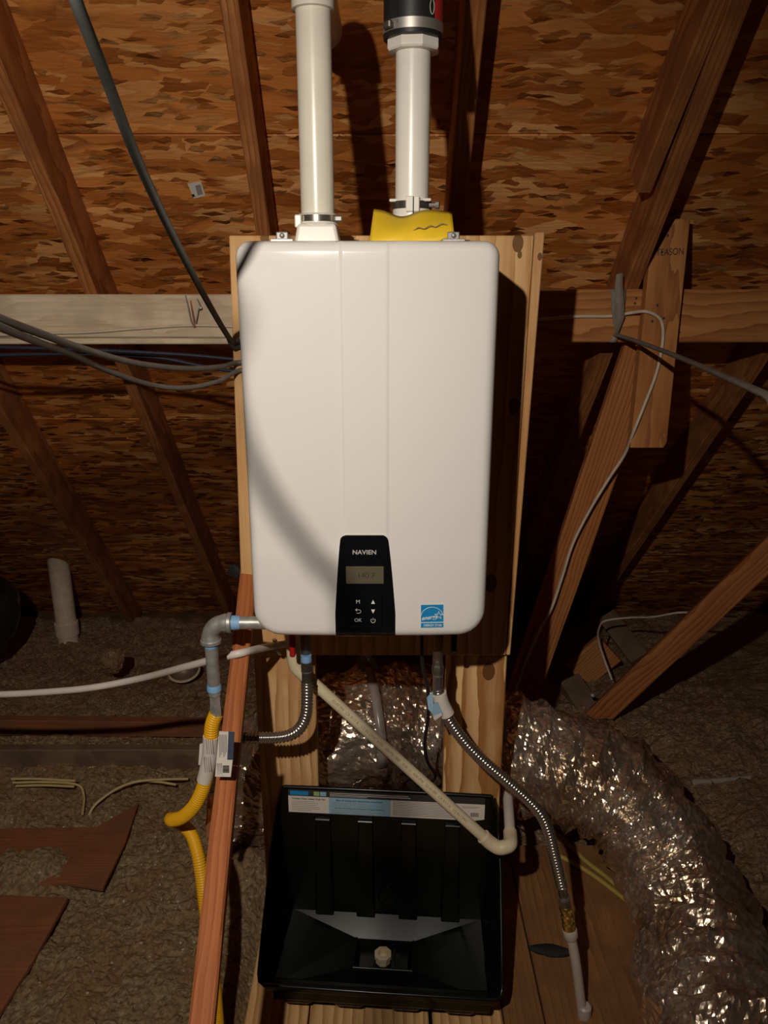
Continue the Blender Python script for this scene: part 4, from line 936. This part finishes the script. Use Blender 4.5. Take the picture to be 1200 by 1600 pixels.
# ================================================================== foil duct
DP = [(-.42, 2.2, -.40), (-.44, 2.17, -.12), at(408, 1226, 2.12), at(520, 1150, 2.02), at(620, 1133, 2.04), at(720, 1150, 2.04), at(820, 1180, 2.02), at(920, 1212, 1.98), at(1000, 1272, 1.90), at(1062, 1378, 1.72), at(1098, 1475, 1.53), at(1122, 1600, 1.28), (.725, .95, .16), (.73, .5, .16)]
pl = resample(spline(DP, 30), .008)
bm = bmesh.new(); fr = frames(pl); rings = []; n_ = 110; s_ = 0
for i, (p, (t, a, b)) in enumerate(zip(pl, fr)):
    if i: s_ += (pl[i]-pl[i-1]).length
    row = []
    for k in range(n_):
        th = 2*math.pi*k/n_; e = a*math.cos(th)+b*math.sin(th)
        q = p+e*.18
        rr = .170*(.52+.48*sstep(.1, .75, s_))*(1-.14*sstep(1.2, 2.0, s_))+.008*math.sin(s_*2*math.pi/.085+1.3*noise.noise(V((s_*3, math.cos(th)*1.3, math.sin(th)*1.3))))
        rr += .020*noise.noise(q*5)+.014*noise.noise(q*14+V((4, 4, 4)))
        # crumple: short creases running round the duct
        w = V((s_*42, math.cos(th)*3.2, math.sin(th)*3.2)); rr += .010*(1-2*abs(noise.noise(w)))*.6
        w = V((s_*90, math.cos(th)*7, math.sin(th)*7)); rr += .006*(1-2*abs(noise.noise(w)))*.6
        rr += .003*noise.noise(q*60)
        rr += sstep(1.35, 1.75, s_)*.011*(1-2.4*abs(noise.noise(V((s_*21, math.cos(th)*.9, math.sin(th)*.9+3)))))
        v = p+e*rr
        if v.z < -.02: v.z = -.02+(v.z+.02)*.15
        row.append(bm.verts.new(v))
    rings.append(row)
for A, B in zip(rings, rings[1:]):
    for k in range(n_): bm.faces.new((A[k], A[(k+1) % n_], B[(k+1) % n_], B[k]))
bm.faces.new(rings[0][::-1]); bm.faces.new(rings[-1])
duct = root('foil_duct', DP[3], 'large crinkled foil duct snaking behind the posts to lower right', 'duct')
fin(bm, 'foil_jacket', M['foil'], duct, False, loc=DP[3])
# hanging strap round the duct
bm = bmesh.new(); ci = min(range(len(pl)), key=lambda i: (pl[i]-at(570, 1140, 2.03)).length)
P, Q = pl[ci], pl[ci+4]; (t, a, b) = fr[ci]
rr_ = []
for k in range(33):
    th = 2*math.pi*k/32; e = a*math.cos(th)+b*math.sin(th)
    if e.z < -.05: continue
    rr_.append((P+e*.202, P+e*.202+t*.026, e.y))
rr_.sort(key=lambda q_: q_[2])
sp_ = root('duct_strap', P, 'whitish strap hanging the duct between the two posts', 'strap')
ribbon('loop', [x[0] for x in rr_], [x[1] for x in rr_], .002, M['film'], sp_, P)
topp = P+V((0, 0, .205))
ribbon('hanger', [topp+V((-.02, 0, -.01)), topp+V((-.012, .01, .06)), topp+V((-.03, .03, .3))], [topp+V((.04, 0, -.01)), topp+V((.0, .01, .06)), topp+V((-.01, .03, .3))], .002, M['film'], sp_, topp)
# yellow cables on the deck
for pp, lab in (([(850, 1290), (880, 1312), (915, 1345), (950, 1372), (985, 1402), (1030, 1430)], 'upper yellow cable crossing the deck beside the duct'), ([(862, 1332), (890, 1345), (925, 1366), (960, 1392), (992, 1416), (1040, 1440)], 'lower yellow cable crossing the deck beside the duct')):
    o = tube('yellow_cable', [atz(x, y, .008) for x, y in pp], .0078, M['nm_yellow'], n=10, flat=.8); tag(o, lab, 'cable')
o = tube('thin_wire', [atz(808, 1290, .05), atz(825, 1305, .02), atz(840, 1330, .006), atz(852, 1340, .004)], .0016, M['bright'], n=6); tag(o, 'thin bare wire on the deck behind the drain elbow', 'wire')
# dark scrap
bm = bmesh.new(); ns = 14; g = []
c0 = atz(862, 1489, .008)
for k in range(ns+1):
    t = k/ns; w = .021*math.sin(math.pi*min(1, t*1.0+.02))**.7; x = -.062+.125*t; row = []
    for m_ in range(7):
        u = m_/6*2-1; row.append(bm.verts.new(c0+V((x, -u*w+.015*-t+.012, .004+.008*(1-u*u)+.004*noise.noise(V((x*60, u*3, 1)))))))
    g.append(row)
for A, B in zip(g, g[1:]):
    for i in range(6): bm.faces.new((A[i], A[i+1], B[i+1], B[i]))
o = fin(bm, 'dark_scrap', M['scrap_dark'], None, True, loc=c0); tag(o, 'leaf-shaped dark scrap on the deck beside the supply tube', 'scrap'); m_ = o.modifiers.new('thick', 'SOLIDIFY'); m_.thickness = .002

# ================================================================== drain pan
PY = math.radians(-4.2)
pr = Matrix.Rotation(PY, 3, 'Z'); PC = V((.007, 1.648, 0))
def P_(u, v, z): return PC+pr @ V((u, v, 0))+V((0, 0, z))
pan = root('drain_pan', PC, 'black plastic drain pan with printed label, on the deck under the heater', 'pan')
def skin(name, quads, th, mat=None, parent=None, smooth=False, bw=0.):
    bm = bmesh.new(); cache = {}
    def vv(p):
        k = tuple(round(c, 5) for c in p)
        if k not in cache: cache[k] = bm.verts.new(p)
        return cache[k]
    for q in quads: bm.faces.new([vv(P_(*c)) for c in q])
    o = fin(bm, name, mat or M['black_plastic'], parent or pan, smooth, loc=PC)
    m_ = o.modifiers.new('thick', 'SOLIDIFY'); m_.thickness = th; m_.offset = 0
    if bw: b_ = o.modifiers.new('round', 'BEVEL'); b_.width = bw; b_.segments = 2; b_.limit_method = 'ANGLE'
    return o
ZB = .105
# back wall and sides: side outline runs from the top of the back wall down to the front lip
side = [(-.0, .425), (-.03, .385), (-.08, .320), (-.14, .250), (-.195, .195), (-.235, .150), (-.262, .124)]
hwt = lambda v, z: .274+.014*(1-abs((z-.25)/.2)) if False else .2745+.012*min(1, max(0, (.46-z)/.12))+.000*(-v/.285)
Q = []
Q.append([(-.250, -.012, ZB), (.250, -.012, ZB), (hwt(0, .425), 0, .425), (.262, 0, .478), (-.262, 0, .478), (-hwt(0, .425), 0, .425)])
Q.append
fl_out = []
for sg in (-1, 1):
    prev = None
    for i, (v, z) in enumerate(side[:-1]):
        t = i/(len(side)-1); bot = (sg*(.250+.010*t), -.012-.235*t, ZB-.004*t); top = (sg*hwt(v, z), v, z)
        if prev: Q.append([prev[0], bot, top, prev[1]])
        prev = (bot, top)
    Q.append([prev[0], (sg*.260, -.247, ZB-.004), (sg*(hwt(-.262, .124)-.016), -.263, .124), (sg*hwt(-.262, .124), -.244, .137), prev[1]])
PCH = .028
lipL, lipR = (-hwt(-.262, .124), -.262, .124), (hwt(-.262, .124), -.262, .124)
fb0, fb1 = (-.260, -.247, ZB-.004), (.260, -.247, ZB-.004)
Q.append([fb0, fb1, (hwt(-.262, .124)-.016, -.263, .124), (-hwt(-.262, .124)+.016, -.263, .124)])
skin('pan_wall', Q, .004, bw=.0)
# hopper floor
RZ = .068; r0 = [(-.074, -.060, RZ), (.074, -.060, RZ), (.074, -.150, RZ), (-.074, -.150, RZ)]
o4 = [(-.250, -.012, ZB), (.250, -.012, ZB), fb1, fb0]
Q = []
for i in range(4): Q.append([o4[i], o4[(i+1) % 4], r0[(i+1) % 4], r0[i]])
rb_ = [(-.062, -.070, .046), (.062, -.070, .046), (.062, -.140, .046), (-.062, -.140, .046)]
for i in range(4): Q.append([r0[i], r0[(i+1) % 4], rb_[(i+1) % 4], rb_[i]])
Q.append(rb_)
skin('pan_floor', Q, .003)
# raised rim of the sump
for i in range(4):
    a, b = P_(*r0[i]), P_(*r0[(i+1) % 4])
    if i != 0: tube('sump_rim', [a+V((0, 0, .002)), b+V((0, 0, .002))], .0028, M['black_plastic'], pan, n=8, straight=True)
for u in (-.026, .026):
    bm = bmesh.new(); add_box(bm, P_(u, -.106, .050), (.004, .066, .010), pr); fin(bm, 'sump_rib', M['black_plastic'], pan, loc=P_(u, -.106, .05))
# rolled rim running down the sides and round the front lip
hw_ = hwt(-.262, .124)
def rimside(sg): return [P_(sg*.262, 0, .478), P_(sg*hwt(0, .425), 0, .425)]+[P_(sg*hwt(v, z), v, z) for v, z in side[1:-1]]
cor = lambda sg: [P_(sg*hw_, -.244, .137), P_(sg*(hw_-.004), -.256, .128), P_(sg*(hw_-.016), -.263, .124)]
tube('rim', rimside(-1)+cor(-1)+[P_(0, -.264, .124)]+cor(1)[::-1]+rimside(1)[::-1], .0055, M['black_plastic'], pan, n=10, straight=True)
tube('back_rim', [P_(-.262, 0, .478), P_(-.1, .001, .479), P_(.1, .001, .479), P_(.262, 0, .478)], .0052, M['black_plastic'], pan, n=10, straight=True)
bm = bmesh.new(); add_box(bm, P_(0, -.2625, .117), (2*hw_-.036, .007, .016), pr); bev(bm, .003, 3); fin(bm, 'front_lip', M['black_plastic'], pan, True, loc=P_(0, -.264, .121), auto=50)
# under-tub: tapers to feet on the deck
tb = [(-.20, -.02, 0.0), (.20, -.02, 0.0), (.20, -.195, 0.0), (-.20, -.195, 0.0)]
tt = [(-.245, -.014, ZB-.006), (.245, -.014, ZB-.006), (.260, -.252, ZB+.004), (-.260, -.252, ZB+.004)]
bm = bmesh.new(); A = [bm.verts.new(P_(*p)) for p in tb]
for i in (0, 1, 2, 3):
    pass
bm.free()
Q = [[tb[i], tb[(i+1) % 4], tt[(i+1) % 4], tt[i]] for i in range(4)]
skin('tub_base', Q, .003)
for u in (-.20, -.075, .06, .19):
    bm = bmesh.new(); add_box(bm, P_(u, -.222, .058), (.075, .03, .045), pr); bev(bm, .012, 2); fin(bm, 'front_foot', M['black_plastic'], pan, loc=P_(u, -.236, .06))
bm = bmesh.new(); add_box(bm, P_(0, -.240, .090), (.52, .02, .052), pr); bev(bm, .006, 2); fin(bm, 'front_skirt', M['black_plastic'], pan, loc=P_(0, -.24, .09))
# ribs on the back wall, with little tabs below the label
def bw_v(z): return -.012*(1-(z-ZB)/(.425-ZB)) if z < .425 else 0
for u in (-.163, -.054, .057, .168):
    bm = bmesh.new(); zs_ = (ZB+.001, .392)
    for s0, s1 in (((-.022, -.0125), (.022, -.0125)),):
        pts = [P_(u-.024, bw_v(zs_[0]), zs_[0]), P_(u+.024, bw_v(zs_[0]), zs_[0]), P_(u+.018, bw_v(zs_[1]), zs_[1]), P_(u-.018, bw_v(zs_[1]), zs_[1])]
        fr_ = [p+pr @ V((0, -.016 if i < 2 else -.010, 0)) for i, p in enumerate(pts)]
        A = [bm.verts.new(p) for p in pts]; B = [bm.verts.new(p) for p in fr_]
        for i in range(4): bm.faces.new((A[i], A[(i+1) % 4], B[(i+1) % 4], B[i]))
        bm.faces.new(A); bm.faces.new(B); bev(bm, .0025, 2)
    fin(bm, 'wall_rib', M['black_plastic'], pan, loc=pts[0])
for u in (-.163, -.054, .057, .168):
    bm = bmesh.new(); add_box(bm, P_(u, -.012, .397), (.040, .016, .006), pr); bev(bm, .002); fin(bm, 'wall_tab', M['black_plastic'], pan, loc=P_(u, -.012, .397))
q = P_(.004, -.014, .165); lathe('knockout', q, pr @ V((0, -1, .03)), [(0, .028), (.003, .028), (.004, .025), (.0015, .024), (.0012, 0)], M['black_plastic'], pan, 24)
# drain bushing
q = P_(-.002, -.105, .046); db = lathe('drain_bushing', q, (0, 0, 1), [(0, .019), (.016, .019), (.016, .0225), (.026, .0225), (.027, .020), (.027, .0135), (.012, .0125), (.011, 0)], M['cpvc'], pan, 8, smooth=False, phase=.39)
# label across the top of the back wall
lab = None
def lpt(u, z, d=.0): return P_(u, bw_v(z)-.0030-d, z)
def lcard(name, u0, u1, z0, z1, mat, d, parent):
    return slab(name, [lpt(u0, z1, d), lpt(u1, z1, d), lpt(u1, z0, d), lpt(u0, z0, d)], pr @ V((0, .0006, 0)), mat, parent)
la = slab('label', [lpt(-.252, .474), lpt(.247, .474), lpt(.247, .405), lpt(-.252, .405)], pr @ V((0, .001, 0)), M['ink'], pan); tag(la, 'printed label strip, white and light blue')
lcard('white_field', -.252, -.148, .4065, .455, M['paper'], .0004, la); lcard('blue_field', -.148, .010, .4065, .455, M['paper_blue'], .0004, la); lcard('white_field', .010, .247, .4065, .455, M['paper'], .0004, la)
lcard('blue_logo', -.247, -.200, .458, .470, M['energy_blue'], .0004, la); lcard('green_logo', -.186, -.172, .458, .470, plain('green_print', (.35, .5, .2), .6), .0004, la); lcard('blue_logo', -.170, -.154, .458, .470, M['paper_blue'], .0004, la)
lr = (math.pi/2, 0, PY)
text('lettering', 'Tankless Water Heater Drain Pan', lpt(-.200, .4475, .0008), .0064, M['ink'], la, rot=lr, sx=.98, bold=.0001)
text('lettering', 'Base de drenaje para calentadores instantáneos', lpt(-.069, .4475, .0008), .0062, M['navy_print'], la, rot=lr, bold=.0001)
text('lettering', 'Bandeja de drenaje para calentador de agua sin tanque', lpt(-.069, .4245, .0008), .0058, M['navy_print'], la, rot=lr, bold=.0001)
def lines(name, mat, rows):
    bm = bmesh.new()
    for u0, u1, z, h in rows: add_box(bm, (lpt(u0, z, .0008)+lpt(u1, z, .0008))/2, (u1-u0, .0005, h), pr)
    p = fin(bm, name, mat, la, loc=lpt(0, .44)); p['kind'] = 'stuff'
random.seed(3)
rows = [(-.244, -.244+random.uniform(.05, .085), .4395-.0052*k, .0013) for k in range(6)]+[(-.142, -.142+random.uniform(.09, .14), z, .0013) for z in (.4400, .4350, .4300, .4185, .4140, .4100)]
lines('fine_print', M['grey_ink'], rows)
lines('fine_print', M['grey_ink'], [(.016, .016+random.uniform(.12, .165), .4515-.0048*k, .0016) for k in range(9)]+[(.19, .235, .447, .0012), (.19, .228, .4435, .001)])
lines('white_print', M['silver_print'], [(-.145, .02, .4685, .0018), (-.145, .06, .4635, .0018), (-.145, -.05, .4595, .0012), (.0, .055, .4687, .0014)])
lines('barcode', M['ink'], [(.212+.0026*k, .2132+.0026*k+(.0006 if k % 2 else 0), .424, .012) for k in range(8)])

# ================================================================== small sticker on the roof boards
n0 = RO-RN*.0012
q = [onpl(x, y, n0, RN) for x, y in ((293, 287), (314, 283), (321, 306), (303, 310))]
sk = slab('paper_sticker', q, -RN*.0006, M['paper'], None); tag(sk, 'small printed paper sticker on the roof board, near the black cable', 'sticker')
n1 = RO-RN*.0026
q = [onpl(x, y, n1, RN) for x, y in ((305, 290), (313, 288), (317, 303), (309, 305))]
p_ = slab('print_block', q, -RN*.0004, M['grey_ink'], sk)
q = [onpl(x, y, n1, RN) for x, y in ((299, 304), (303, 303), (305, 307), (301, 308))]
p_ = slab('print_block', q, -RN*.0004, M['ink'], sk)
